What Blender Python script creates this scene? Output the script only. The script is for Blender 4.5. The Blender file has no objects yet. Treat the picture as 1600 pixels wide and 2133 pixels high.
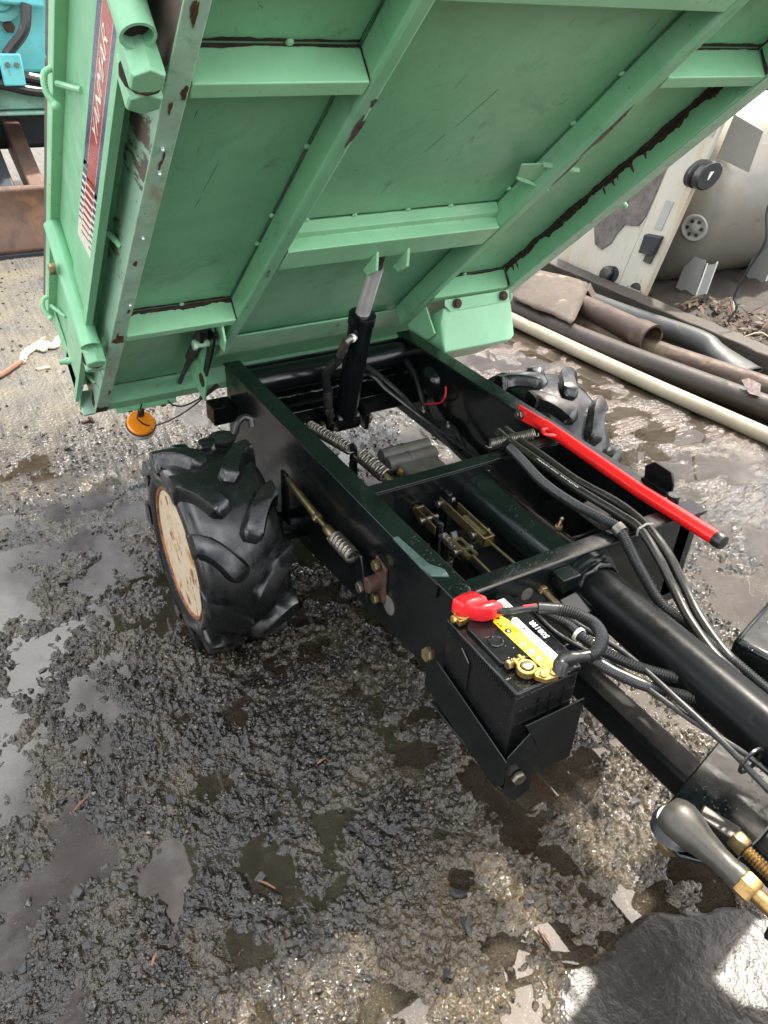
import bpy, bmesh, math, random
import numpy as np
from mathutils import Vector, Matrix
R = math.radians
scene = bpy.context.scene
col = scene.collection
rng = random.Random(7)

# ------------------------------------------------------------------ camera, sky, sun, exposure
cam_d = bpy.data.cameras.new('camera'); cam = bpy.data.objects.new('camera', cam_d); col.objects.link(cam)
cam.location = (-0.61807, -0.76596, 1.32695)
cam.rotation_euler = (0.9779097, -0.0373751, -0.5255444)
cam_d.sensor_fit = 'VERTICAL'; cam_d.sensor_height = 36.0; cam_d.lens = 1610.5 / 2133 * 36.0
cam_d.clip_start = 0.02; cam_d.clip_end = 500
scene.camera = cam
scene.render.resolution_x = 768; scene.render.resolution_y = 1024

SUN = Vector((0.50, 0.24, 1.0)).normalized()
world = bpy.data.worlds.new('World'); scene.world = world; world.use_nodes = True
wn = world.node_tree; wn.nodes.clear()
w_out = wn.nodes.new('ShaderNodeOutputWorld'); w_bg = wn.nodes.new('ShaderNodeBackground')
sky = wn.nodes.new('ShaderNodeTexSky'); sky.sky_type = 'NISHITA'; sky.sun_disc = False
sky.sun_elevation = math.asin(SUN.z); sky.sun_rotation = math.atan2(SUN.x, SUN.y)
sky.air_density = 1.0; sky.dust_density = 7.0; sky.ozone_density = 1.0
w_tc = wn.nodes.new('ShaderNodeTexCoord')
w_no = wn.nodes.new('ShaderNodeTexNoise'); w_no.inputs['Scale'].default_value = 2.2; w_no.inputs['Detail'].default_value = 7; w_no.inputs['Roughness'].default_value = 0.6
w_rp = wn.nodes.new('ShaderNodeValToRGB'); w_rp.color_ramp.elements[0].position = 0.47; w_rp.color_ramp.elements[1].position = 0.60
w_mx = wn.nodes.new('ShaderNodeMix'); w_mx.data_type = 'RGBA'
w_mx.inputs['B'].default_value = (25.0, 25.0, 25.0, 1)
wn.links.new(w_tc.outputs['Generated'], w_no.inputs['Vector']); wn.links.new(w_no.outputs['Fac'], w_rp.inputs['Fac'])
wn.links.new(w_rp.outputs['Color'], w_mx.inputs['Factor']); wn.links.new(sky.outputs['Color'], w_mx.inputs['A'])
wn.links.new(w_mx.outputs['Result'], w_bg.inputs['Color']); wn.links.new(w_bg.outputs['Background'], w_out.inputs['Surface'])
w_bg.inputs['Strength'].default_value = 0.082

sun_d = bpy.data.lights.new('sun', 'SUN'); sun = bpy.data.objects.new('sun', sun_d); col.objects.link(sun)
sun_d.energy = 3.2; sun_d.angle = R(2.2); sun_d.color = (1.0, 0.93, 0.82)
sun.rotation_euler = SUN.to_track_quat('Z', 'Y').to_euler(); sun.location = (3, 1.5, 6)
vs = scene.view_settings
vs.view_transform = 'Standard'; vs.look = 'None'; vs.gamma = 1; vs.exposure = 1.58; vs.use_curve_mapping = False

# ------------------------------------------------------------------ numpy noise
def _hash(ix, iy, seed):
    h = (ix.astype(np.int64) * 374761393 + iy.astype(np.int64) * 668265263 + seed * 974634777) & 0xFFFFFFFF
    h = ((h ^ (h >> 13)) * 1274126177) & 0xFFFFFFFF
    return ((h ^ (h >> 16)) & 0xFFFFFF) / float(0xFFFFFF)
def vnoise(x, y, seed):
    ix = np.floor(x); iy = np.floor(y); fx = x - ix; fy = y - iy
    fx = fx * fx * (3 - 2 * fx); fy = fy * fy * (3 - 2 * fy)
    a = _hash(ix, iy, seed); b = _hash(ix + 1, iy, seed); c = _hash(ix, iy + 1, seed); d = _hash(ix + 1, iy + 1, seed)
    return (a + (b - a) * fx) * (1 - fy) + (c + (d - c) * fx) * fy
def fbm(x, y, seed, octv=4, gain=0.5):
    s = 0.0; a = 1.0; t = 0.0
    for o in range(octv):
        s = s + a * vnoise(x * (2.03 ** o) + 17.3 * o, y * (2.03 ** o) - 9.1 * o, seed + o); t += a; a *= gain
    return s / t - 0.5
def worley(x, y, seed):
    ix = np.floor(x); iy = np.floor(y); best = np.full(x.shape, 9.0); hid = np.zeros(x.shape)
    for dx in (-1, 0, 1):
        for dy in (-1, 0, 1):
            cx = ix + dx; cy = iy + dy
            px = cx + _hash(cx, cy, seed); py = cy + _hash(cx, cy, seed + 51)
            d = (px - x) ** 2 + (py - y) ** 2
            m = d < best; best = np.where(m, d, best); hid = np.where(m, _hash(cx, cy, seed + 99), hid)
    return np.sqrt(best), hid
def sstep(a, b, x):
    t = np.clip((x - a) / (b - a), 0, 1); return t * t * (3 - 2 * t)

# ------------------------------------------------------------------ node material helpers
def _new(name):
    m = bpy.data.materials.new(name); m.use_nodes = True; nt = m.node_tree; nt.nodes.clear()
    o = nt.nodes.new('ShaderNodeOutputMaterial'); b = nt.nodes.new('ShaderNodeBsdfPrincipled')
    nt.links.new(b.outputs['BSDF'], o.inputs['Surface'])
    return m, nt, b
def _noise(nt, scale, detail=5, rough=0.6, vec=None, dist=0.0, stretch=None):
    tc = nt.nodes.new('ShaderNodeTexCoord'); src = tc.outputs['Object']
    if stretch:
        mp = nt.nodes.new('ShaderNodeMapping'); mp.inputs['Scale'].default_value = stretch
        nt.links.new(src, mp.inputs['Vector']); src = mp.outputs['Vector']
    n = nt.nodes.new('ShaderNodeTexNoise'); n.inputs['Scale'].default_value = scale
    n.inputs['Detail'].default_value = detail; n.inputs['Roughness'].default_value = rough; n.inputs['Distortion'].default_value = dist
    nt.links.new(src, n.inputs['Vector']); return n.outputs['Fac']
def _ramp(nt, fac, lo, hi, c0=(0, 0, 0, 1), c1=(1, 1, 1, 1)):
    r = nt.nodes.new('ShaderNodeValToRGB'); e = r.color_ramp.elements
    e[0].position = lo; e[1].position = hi; e[0].color = c0; e[1].color = c1
    nt.links.new(fac, r.inputs['Fac']); return r.outputs['Color']
def _mix(nt, fac, a, b, mode='MIX'):
    m = nt.nodes.new('ShaderNodeMix'); m.data_type = 'RGBA'; m.blend_type = mode
    for key, v in (('Factor', fac), ('A', a), ('B', b)):
        if isinstance(v, (int, float)): m.inputs[key].default_value = v
        elif isinstance(v, tuple): m.inputs[key].default_value = v
        else: nt.links.new(v, m.inputs[key])
    return m.outputs['Result']
def c4(c): return (c[0], c[1], c[2], 1.0)
def _bump(nt, b, hts, dist=0.002):
    prev = None
    for h, st, dd in hts:
        n = nt.nodes.new('ShaderNodeBump'); n.inputs['Strength'].default_value = st; n.inputs['Distance'].default_value = dd
        nt.links.new(h, n.inputs['Height'])
        if prev is not None: nt.links.new(prev, n.inputs['Normal'])
        prev = n.outputs['Normal']
    if prev is not None: nt.links.new(prev, b.inputs['Normal'])

def surf(name, base, rough=0.4, metal=0.0, var=0.12, vscale=6, spots=(), bumps=(), rvar=0.1, coat=0.0, spec=0.5, drops=False):
    """base colour with soft variation, shaped spots (colour, scale, lo, hi, stretch) and fine relief."""
    m, nt, b = _new(name)
    n0 = _noise(nt, vscale, 6, 0.65)
    lo = tuple(v * (1 - var) for v in base); hi = tuple(min(1, v * (1 + var)) for v in base)
    colr = _ramp(nt, n0, 0.3, 0.7, c4(lo), c4(hi))
    rg = _ramp(nt, _noise(nt, vscale * 4.3, 4), 0.3, 0.7, c4((rough - rvar,) * 3), c4((rough + rvar,) * 3))
    for sp in spots:
        cc, sc, a, z = sp[:4]; st = sp[4] if len(sp) > 4 else None
        f = _ramp(nt, _noise(nt, sc, 8, 0.7, dist=0.4, stretch=st), a, z)
        colr = _mix(nt, f, colr, c4(cc)); rg = _mix(nt, f, rg, (0.75, 0.75, 0.75, 1))
    if drops:
        tc = nt.nodes.new('ShaderNodeTexCoord'); vo = nt.nodes.new('ShaderNodeTexVoronoi'); vo.inputs['Scale'].default_value = 150; vo.inputs['Randomness'].default_value = 1
        nt.links.new(tc.outputs['Object'], vo.inputs['Vector'])
        dr = _ramp(nt, vo.outputs['Distance'], 0.12, 0.3, (1, 1, 1, 1), (0, 0, 0, 1))
        ms = _ramp(nt, _noise(nt, 18, 4), 0.52, 0.62); dr = _mix(nt, 1.0, dr, ms, 'MULTIPLY')
        bumps = tuple(bumps) + ((dr, 0.9, 0.0012),)
    nt.links.new(colr, b.inputs['Base Color']); nt.links.new(rg, b.inputs['Roughness'])
    b.inputs['Metallic'].default_value = metal; b.inputs['Coat Weight'].default_value = coat; b.inputs['Coat Roughness'].default_value = 0.08
    b.inputs['Specular IOR Level'].default_value = spec
    hs = []
    for h in bumps:
        if isinstance(h[0], (int, float)): hs.append((_noise(nt, h[0], 5, 0.6, stretch=h[3] if len(h) > 3 else None), h[1], h[2]))
        else: hs.append(h)
    _bump(nt, b, hs)
    return m

RUST = (0.13, 0.045, 0.015); DARKRUST = (0.03, 0.014, 0.009)
M = {}
GREEN = (0.185, 0.445, 0.25)
M['green'] = surf('green_paint', GREEN, 0.38, 0, 0.13, 5, spots=(((0.115, 0.29, 0.165), 9, 0.56, 0.80), ((0.28, 0.46, 0.325), 4.5, 0.53, 0.74), ((0.10, 0.17, 0.10), 22, 0.62, 0.74, (1, .3, .3)), ((0.035, 0.03, 0.018), 75, 0.66, 0.70), ((0.14, 0.11, 0.045), 14, 0.66, 0.80), ((0.06, 0.05, 0.03), 30, 0.69, 0.74, (1, .25, .25))), bumps=((7, 0.14, 0.02), (160, 0.08, 0.001)), coat=0.1)
M['green_worn_lit'] = surf('green_paint_worn_lit', (0.32, 0.50, 0.36), 0.45, 0, 0.2, 9, spots=(((0.26, 0.13, 0.04), 9, 0.53, 0.70, (1, .3, .3)), ((0.10, 0.05, 0.025), 28, 0.66, 0.72), ((0.16, 0.40, 0.24), 40, 0.52, 0.7)), bumps=((60, 0.15, 0.002),))  # real rust and wear; base whitened to paint washed-out highlights along bed edge
M['green_scraped'] = surf('green_paint_scraped', (0.30, 0.50, 0.36), 0.4, 0, 0.15, 8, spots=(((0.13, 0.095, 0.085), 5.5, 0.53, 0.56, (1.6, .35, 1.2)), ((0.22, 0.09, 0.03), 24, 0.68, 0.74)), bumps=((40, 0.2, 0.002),), coat=0.1)
M['green_lit'] = surf('green_paint_lit', (0.25, 0.535, 0.305), 0.36, 0, 0.12, 7, spots=(((0.36, 0.56, 0.38), 6, 0.60, 0.78), ((0.13, 0.09, 0.03), 12, 0.66, 0.80), ((0.06, 0.035, 0.015), 60, 0.68, 0.72),), bumps=((90, 0.1, 0.001),), coat=0.1)  # same bed green, lightened in the colour for parts that catch light
M['seam_rust'] = surf('seam_rust', (0.030, 0.016, 0.012), 0.85, 0, 0.5, 60, spots=(((0.12, 0.045, 0.014), 50, 0.55, 0.7),), bumps=((220, 0.6, 0.002),))
M['scrape'] = surf('scraped_primer', (0.10, 0.075, 0.065), 0.55, 0, 0.4, 30, spots=(((0.05, 0.02, 0.015), 40, 0.5, 0.65),), bumps=((120, 0.3, 0.001),))
M['rust_stain'] = surf('rust_stain', (0.075, 0.036, 0.013), 0.8, 0, 0.5, 40, bumps=((150, 0.3, 0.001),))
M['black'] = surf('black_paint', (0.0040, 0.0055, 0.0056), 0.2, 0, 0.35, 8, spots=(((0.03, 0.033, 0.033), 25, 0.66, 0.8), ((0.06, 0.035, 0.02), 60, 0.75, 0.8)), bumps=((9, 0.10, 0.012), (140, 0.12, 0.0006)), rvar=0.08, coat=0.1, spec=0.38)
M['black_top'] = surf('black_paint_wet', (0.0038, 0.0068, 0.0062), 0.22, 0, 0.35, 8, spots=(((0.03, 0.034, 0.03), 22, 0.64, 0.8), ((0.05, 0.03, 0.018), 55, 0.70, 0.76)), bumps=((12, 0.08, 0.01), (160, 0.12, 0.0006)), rvar=0.1, coat=0.12, spec=0.4, drops=True)
M['rubber'] = surf('tyre_rubber', (0.0058, 0.0065, 0.0066), 0.25, 0, 0.35, 9, spots=(((0.020, 0.019, 0.018), 12, 0.62, 0.85), ((0.022, 0.019, 0.014), 9, 0.66, 0.90)), bumps=((45, 0.14, 0.002), (420, 0.12, 0.0006)), rvar=0.14, spec=0.6)
M['hose'] = surf('hose_rubber', (0.012, 0.013, 0.013), 0.32, 0, 0.3, 20, bumps=((300, 0.1, 0.0005),))
M['hose_olive'] = surf('hose_rubber_brown', (0.016, 0.015, 0.011), 0.3, 0, 0.3, 20, spots=(((0.07, 0.065, 0.045), 50, 0.62, 0.75),))
M['plastic_black'] = surf('black_plastic', (0.0055, 0.0058, 0.006), 0.34, 0, 0.3, 20, spots=(((0.035, 0.03, 0.025), 30, 0.66, 0.85),), bumps=((260, 0.25, 0.0006),), drops=True)
M['lid_black'] = surf('battery_lid_plastic', (0.007, 0.0075, 0.008), 0.12, 0, 0.2, 20, bumps=((30, 0.05, 0.002),), rvar=0.06, drops=True)
M['red'] = surf('red_paint', (0.70, 0.012, 0.012), 0.3, 0, 0.1, 20, spots=(((0.10, 0.01, 0.01), 60, 0.70, 0.76),), bumps=((120, 0.08, 0.0006),), coat=0.25, rvar=0.06)
M['red_rubber'] = surf('red_rubber', (0.62, 0.016, 0.022), 0.25, 0, 0.15, 30, bumps=((40, 0.2, 0.004),), drops=True)
M['yellow'] = surf('yellow_label', (0.85, 0.60, 0.02), 0.3, 0, 0.05, 30)
M['white'] = surf('white_label', (0.78, 0.78, 0.76), 0.3, 0, 0.05, 30)
M['ink_black'] = surf('black_print', (0.01, 0.01, 0.01), 0.35)
M['ink_red'] = surf('red_print', (0.6, 0.03, 0.02), 0.35); M['ink_blue'] = surf('blue_print', (0.02, 0.12, 0.45), 0.35)
M['ink_grey'] = surf('grey_print', (0.25, 0.2, 0.06), 0.4)
M['brass_dull'] = surf('dull_brass', (0.30, 0.19, 0.07), 0.35, 0.85, 0.35, 50, spots=(((0.10, 0.06, 0.03), 60, 0.55, 0.7),), bumps=((150, 0.2, 0.0008),))
M['brass'] = surf('brass', (0.50, 0.33, 0.10), 0.3, 0.9, 0.3, 60, spots=(((0.25, 0.15, 0.05), 70, 0.6, 0.75),), bumps=((150, 0.2, 0.0008),))
M['zinc'] = surf('zinc_yellow_steel', (0.21, 0.165, 0.085), 0.36, 0.85, 0.35, 60, spots=(((0.12, 0.06, 0.03), 80, 0.6, 0.75),), bumps=((200, 0.2, 0.0006),))
M['steel'] = surf('dull_steel', (0.19, 0.175, 0.15), 0.38, 0.9, 0.3, 50, spots=(((0.10, 0.06, 0.035), 60, 0.6, 0.75),), bumps=((200, 0.2, 0.0006),))
M['chrome'] = surf('chrome_rod', (0.70, 0.70, 0.69), 0.2, 0.55, 0.08, 30, spots=(((0.2, 0.16, 0.13), 90, 0.68, 0.74),), rvar=0.05)
M['cast'] = surf('cast_iron', (0.105, 0.10, 0.088), 0.5, 0.2, 0.3, 30, spots=(((0.10, 0.075, 0.045), 20, 0.58, 0.75),), bumps=((160, 0.5, 0.0015),))
M['cast_dark'] = surf('forged_steel', (0.055, 0.052, 0.045), 0.36, 0.4, 0.25, 30, spots=(((0.05, 0.045, 0.04), 30, 0.55, 0.75),), bumps=((220, 0.15, 0.0008),))
M['rusty_bolt'] = surf('rusty_bolt', (0.055, 0.03, 0.02), 0.7, 0.3, 0.4, 90, spots=(((0.15, 0.06, 0.02), 90, 0.55, 0.7),), bumps=((220, 0.5, 0.001),))
M['rim'] = surf('cream_rim_paint', (0.50, 0.41, 0.285), 0.4, 0, 0.1, 12, spots=(((0.30, 0.15, 0.04), 17, 0.52, 0.64), ((0.15, 0.045, 0.012), 30, 0.56, 0.63), ((0.05, 0.02, 0.01), 60, 0.66, 0.70)), bumps=((60, 0.2, 0.001),))
M['rim_rust'] = surf('rim_flange_rust', (0.20, 0.075, 0.03), 0.65, 0.1, 0.5, 50, spots=(((0.06, 0.02, 0.01), 60, 0.5, 0.6),), bumps=((150, 0.4, 0.001),))
M['amber'] = surf('amber_lens', (0.80, 0.24, 0.01), 0.15, 0, 0.1, 25, spots=(((0.25, 0.06, 0.01), 40, 0.63, 0.68),), bumps=((90, 0.3, 0.002),), coat=0.3, rvar=0.04)
M['lamp_white'] = surf('lamp_base_plastic', (0.55, 0.53, 0.48), 0.4, 0, 0.2, 30, spots=(((0.2, 0.15, 0.1), 30, 0.6, 0.75),))
M['navy'] = surf('navy_sticker', (0.02, 0.035, 0.10), 0.28, 0, 0.2, 30, coat=0.2)
M['sred'] = surf('red_sticker', (0.33, 0.015, 0.02), 0.25, 0, 0.15, 20, bumps=((12, 0.15, 0.004),), coat=0.3)
M['swhite'] = surf('white_sticker', (0.70, 0.70, 0.60), 0.3, 0, 0.1, 30, coat=0.2)
M['scratch'] = surf('dark_scratch', (0.02, 0.025, 0.02), 0.7)
M['wood_grey'] = surf('weathered_wood', (0.085, 0.07, 0.062), 0.75, 0, 0.4, 12, spots=(((0.03, 0.025, 0.022), 10, 0.55, 0.7, (6, .6, .6)),), bumps=((18, 0.7, 0.004, (6, .5, .5)),))
M['timber'] = surf('wet_dark_timber', (0.034, 0.026, 0.019), 0.6, 0, 0.4, 6, spots=(((0.11, 0.085, 0.048), 5, 0.60, 0.75, (3, .6, 3)), ((0.018, 0.014, 0.012), 8, 0.55, 0.7, (4, .4, 4))), bumps=((14, 0.7, 0.006, (5, .4, 5)),))
M['pvc'] = surf('dirty_white_pipe', (0.28, 0.24, 0.175), 0.42, 0, 0.2, 5, spots=(((0.17, 0.13, 0.08), 9, 0.55, 0.75, (1, .3, 1)), ((0.07, 0.05, 0.03), 30, 0.64, 0.72)))
M['pipe_brown'] = surf('rusty_brown_pipe', (0.026, 0.019, 0.015), 0.5, 0.1, 0.35, 7, spots=(((0.080, 0.045, 0.027), 6, 0.52, 0.7, (1, .4, 1)), ((0.02, 0.016, 0.014), 14, 0.5, 0.7)), bumps=((50, 0.3, 0.003),))
M['pipe_rust'] = surf('flaking_rusty_pipe', (0.046, 0.027, 0.019), 0.55, 0.1, 0.4, 10, spots=(((0.15, 0.112, 0.062), 6, 0.52, 0.66, (1, .35, 1)), ((0.05, 0.02, 0.012), 14, 0.52, 0.68)), bumps=((40, 0.4, 0.003),))
M['pipe_grey'] = surf('dark_grey_pipe', (0.026, 0.028, 0.028), 0.5, 0.0, 0.3, 6, spots=(((0.13, 0.09, 0.06), 9, 0.58, 0.72),), bumps=((30, 0.3, 0.003),))
M['bush'] = surf('dark_shrub_leaf', (0.05, 0.085, 0.025), 0.5, 0, 0.5, 5, spots=(((0.10, 0.09, 0.04), 5, .55, .7),))
M['cardboard'] = surf('wet_cardboard', (0.066, 0.050, 0.038), 0.75, 0, 0.25, 6, spots=(((0.26, 0.20, 0.13), 5, 0.60, 0.66), ((0.07, 0.05, 0.04), 7, 0.54, 0.72)), bumps=((30, 0.4, 0.003), (180, 0.2, 0.001, (1, 6, 1))))
M['cab_white'] = surf('white_enamel_panel', (0.40, 0.375, 0.32), 0.35, 0, 0.12, 3, spots=(((0.40, 0.26, 0.09), 3.5, 0.53, 0.70, (1, 2, .35)), ((0.20, 0.08, 0.025), 12, 0.62, 0.72, (1, 2, .25)), ((0.05, 0.03, 0.02), 22, 0.72, 0.75)), bumps=((8, 0.1, 0.01),), coat=0.15)
M['mat_grey'] = surf('grey_felt_mat', (0.115, 0.10, 0.092), 0.9, 0, 0.3, 20, spots=(((0.05, 0.043, 0.04), 30, 0.5, 0.66, (1, 1, .4)),), bumps=((200, 0.5, 0.002),))
M['tank'] = surf('stained_aluminium_tank', (0.19, 0.18, 0.155), 0.45, 0.3, 0.15, 2.5, spots=(((0.20, 0.155, 0.095), 3, 0.50, 0.72, (.6, 1, 1)), ((0.09, 0.07, 0.05), 9, 0.62, 0.8, (.3, 1, 1)), ((0.26, 0.25, 0.23), 14, 0.64, 0.7, (.15, 1, 1))), bumps=((3, 0.1, 0.02), (120, 0.08, 0.001)))
M['tank_grey'] = surf('grey_steel_bracket', (0.27, 0.27, 0.25), 0.45, 0.1, 0.12, 5, spots=(((0.2, 0.14, 0.08), 14, 0.62, 0.75),))
M['cyan'] = surf('turquoise_paint', (0.11, 0.44, 0.47), 0.42, 0, 0.2, 4, spots=(((0.22, 0.34, 0.26), 5, 0.55, 0.72), ((0.13, 0.07, 0.035), 18, 0.62, 0.72)), bumps=((30, 0.2, 0.002),))
M['cyan_rust'] = surf('rusty_turquoise_paint', (0.22, 0.40, 0.33), 0.55, 0, 0.25, 5, spots=(((0.16, 0.085, 0.045), 8, 0.52, 0.66), ((0.06, 0.03, 0.02), 30, 0.62, 0.7)))
M['blade'] = surf('rusty_blade_steel', (0.11, 0.065, 0.045), 0.55, 0.35, 0.4, 3, spots=(((0.26, 0.13, 0.07), 4, 0.52, 0.7), ((0.05, 0.045, 0.045), 5, 0.55, 0.68)), bumps=((20, 0.4, 0.004),))
M['dark_steel'] = surf('dark_dirty_steel', (0.022, 0.025, 0.032), 0.5, 0.3, 0.4, 6, spots=(((0.09, 0.055, 0.035), 9, 0.57, 0.72),))
M['rope'] = surf('dirty_white_rope', (0.62, 0.57, 0.45), 0.85, 0, 0.15, 40, bumps=((160, 0.5, 0.002),))
M['stick'] = surf('brown_stick', (0.17, 0.085, 0.05), 0.8, 0, 0.4, 20, bumps=((60, 0.5, 0.002),))
M['straw'] = surf('pale_straw', (0.45, 0.38, 0.24), 0.8, 0, 0.3, 20)
M['leaf'] = surf('dead_leaf', (0.075, 0.045, 0.028), 0.7, 0, 0.5, 9, spots=(((0.19, 0.125, 0.07), 6, 0.55, 0.65),))
M['leaf_purple'] = surf('purple_brown_leaf', (0.045, 0.020, 0.020), 0.6, 0, 0.3, 20)
M['frond'] = surf('yellow_green_frond', (0.30, 0.36, 0.06), 0.5, 0, 0.4, 3, spots=(((0.45, 0.40, 0.18), 4, 0.5, 0.7),))
M['stone'] = surf('wet_dark_stone', (0.030, 0.031, 0.032), 0.24, 0, 0.6, 20, spots=(((0.085, 0.075, 0.06), 25, 0.58, 0.75),), bumps=((160, 0.4, 0.0015),), rvar=0.12)
M['wire_red'] = surf('red_wire', (0.55, 0.02, 0.03), 0.4)
M['teal_worn'] = surf('worn_teal_paint', (0.05, 0.085, 0.075), 0.4, 0, 0.4, 30, spots=(((0.16, 0.20, 0.18), 50, 0.58, 0.66),))
M['black_semi'] = surf('semi_gloss_black', (0.004, 0.005, 0.005), 0.3, 0, 0.3, 8, spots=(((0.02, 0.022, 0.02), 25, 0.66, 0.8),), bumps=((140, 0.12, 0.0006),), spec=0.12)
M['tie'] = surf('cable_tie', (0.25, 0.25, 0.23), 0.5)

# ------------------------------------------------------------------ mesh builder
def frame(d):
    d = Vector(d).normalized(); a = Vector((0, 0, 1)) if abs(d.z) < 0.9 else Vector((1, 0, 0))
    u = d.cross(a).normalized(); return u, d.cross(u).normalized(), d
class MB:
    def __init__(s): s.v = []; s.f = []
    def add(s, vs, fs):
        o = len(s.v); s.v += [tuple(v) for v in vs]; s.f += [tuple(i + o for i in f) for f in fs]; return s
    def box(s, x0, x1, y0, y1, z0, z1):
        return s.add([(x, y, z) for x in (x0, x1) for y in (y0, y1) for z in (z0, z1)],
                     [(0, 1, 3, 2), (4, 6, 7, 5), (0, 4, 5, 1), (2, 3, 7, 6), (0, 2, 6, 4), (1, 5, 7, 3)])
    def prism(s, poly, off):
        n = len(poly); p = [Vector(q) for q in poly]; o = Vector(off)
        return s.add(p + [q + o for q in p], [tuple(range(n))[::-1], tuple(range(n, 2 * n))] + [(i, (i + 1) % n, n + (i + 1) % n, n + i) for i in range(n)])
    def tube(s, path, r, n=12, caps=True, sq=None):
        P = [Vector(p) for p in path]; m = len(P)
        rr = r if isinstance(r, (list, tuple)) else [r] * m
        T = [(P[min(i + 1, m - 1)] - P[max(i - 1, 0)]).normalized() for i in range(m)]
        u, w, _ = frame(T[0]); vs = []
        for i in range(m):
            if i:
                q = T[i - 1].rotation_difference(T[i]); u = (q @ u); w = (q @ w)
            for k in range(n):
                a = 2 * math.pi * k / n; cu, cw = math.cos(a), math.sin(a)
                if sq: cu *= sq[0]; cw *= sq[1]
                vs.append(P[i] + (u * cu + w * cw) * rr[i])
        fs = [(i * n + k, i * n + (k + 1) % n, (i + 1) * n + (k + 1) % n, (i + 1) * n + k) for i in range(m - 1) for k in range(n)]
        if caps: fs += [tuple(range(n))[::-1], tuple(range((m - 1) * n, m * n))]
        return s.add(vs, fs)
    def lathe(s, prof, c, axis, n=24, closed=False):
        u, w, d = frame(axis); c = Vector(c); vs = []; m = len(prof)
        for (r, h) in prof:
            for k in range(n):
                a = 2 * math.pi * k / n; vs.append(c + d * h + (u * math.cos(a) + w * math.sin(a)) * max(r, 1e-5))
        fs = [(i * n + k, i * n + (k + 1) % n, (i + 1) * n + (k + 1) % n, (i + 1) * n + k) for i in range(m - 1) for k in range(n)]
        if closed: fs += [((m - 1) * n + k, (m - 1) * n + (k + 1) % n, (k + 1) % n, k) for k in range(n)]
        else: fs += [tuple(range(n))[::-1], tuple(range((m - 1) * n, m * n))]
        return s.add(vs, fs)
    def cyl(s, a, b, r, n=16, r2=None): return s.tube([a, b], [r, r if r2 is None else r2], n)
    def hexa(s, c, axis, r, h, n=6): return s.lathe([(r * .92, 0), (r, h * .12), (r, h * .85), (r * .9, h)], c, axis, n)
    def ball(s, c, r, n=12, sc=(1, 1, 1)):
        o = len(s.v); s.lathe([(r * math.sin(math.pi * i / 8), -r * math.cos(math.pi * i / 8)) for i in range(9)], (0, 0, 0), (0, 0, 1), n)
        for i in range(o, len(s.v)):
            v = s.v[i]; s.v[i] = (c[0] + v[0] * sc[0], c[1] + v[1] * sc[1], c[2] + v[2] * sc[2])
        return s
    def map(s, fn): s.v = [tuple(fn(*v)) for v in s.v]; return s

def Cc(x, y, z): return (x, y, z + 0.5)                 # chassis measure (z from the rail tops) to world
TH = R(41.82); C0 = 0.7435
def Bc(x, s, t):                                         # tipped bed: across, up the bed, off its beam plane
    k = C0 + t; return (x, math.sin(TH) * k - math.cos(TH) * s, math.cos(TH) * k + math.sin(TH) * s + 0.5)

def obj(name, mb, mat, parent=None, xf=None, bevel=0.0, seg=2, sharp=35, kind=None, flat=False):
    if xf: mb.map(xf)
    me = bpy.data.meshes.new(name); me.from_pydata(mb.v, [], mb.f); me.update()
    bm = bmesh.new(); bm.from_mesh(me); bmesh.ops.recalc_face_normals(bm, faces=bm.faces); bm.to_mesh(me); bm.free()
    for mt in (mat if isinstance(mat, (list, tuple)) else [mat]): me.materials.append(M[mt] if isinstance(mt, str) else mt)
    if not flat:
        me.polygons.foreach_set('use_smooth', [True] * len(me.polygons)); me.set_sharp_from_angle(angle=R(sharp))
    o = bpy.data.objects.new(name, me); col.objects.link(o)
    if bevel:
        bv = o.modifiers.new('bevel', 'BEVEL'); bv.width = bevel; bv.segments = seg; bv.limit_method = 'ANGLE'; bv.angle_limit = R(38); bv.harden_normals = False
    if parent is not None: o.parent = parent
    if kind: o['kind'] = kind
    return o
def tag(o, label, cat=None, group=None, kind=None):
    if label: o['label'] = label
    if cat: o['category'] = cat
    if group: o['group'] = group
    if kind: o['kind'] = kind
    return o
def thing(name, label, cat, group=None):
    o = bpy.data.objects.new(name, None); col.objects.link(o); o.empty_display_size = 0.1
    return tag(o, label, cat, group)
def smooth_path(pts, k=6):
    P = [Vector(p) for p in pts]; out = []
    for i in range(len(P) - 1):
        p0 = P[max(i - 1, 0)]; p1 = P[i]; p2 = P[i + 1]; p3 = P[min(i + 2, len(P) - 1)]
        for j in range(k):
            t = j / k
            out.append(0.5 * ((2 * p1) + (p2 - p0) * t + (2 * p0 - 5 * p1 + 4 * p2 - p3) * t * t + (3 * p1 - p0 - 3 * p2 + p3) * t ** 3))
    return out + [P[-1]]
def resample(path, step):
    L = [0.0]
    for a, b in zip(path[:-1], path[1:]): L.append(L[-1] + (b - a).length)
    n = max(2, int(L[-1] / step)); out = []; j = 0
    for i in range(n + 1):
        d = L[-1] * i / n
        while j < len(L) - 2 and L[j + 1] < d: j += 1
        out.append(path[j].lerp(path[j + 1], (d - L[j]) / max(L[j + 1] - L[j], 1e-9)))
    return out
def corrugated(mb, pts, r, pitch=0.0045, n=12):
    p = resample(smooth_path(pts, 10), pitch / 2)
    return mb.tube(p, [r * (1.0 if i % 2 else 0.84) for i in range(len(p))], n)
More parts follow.
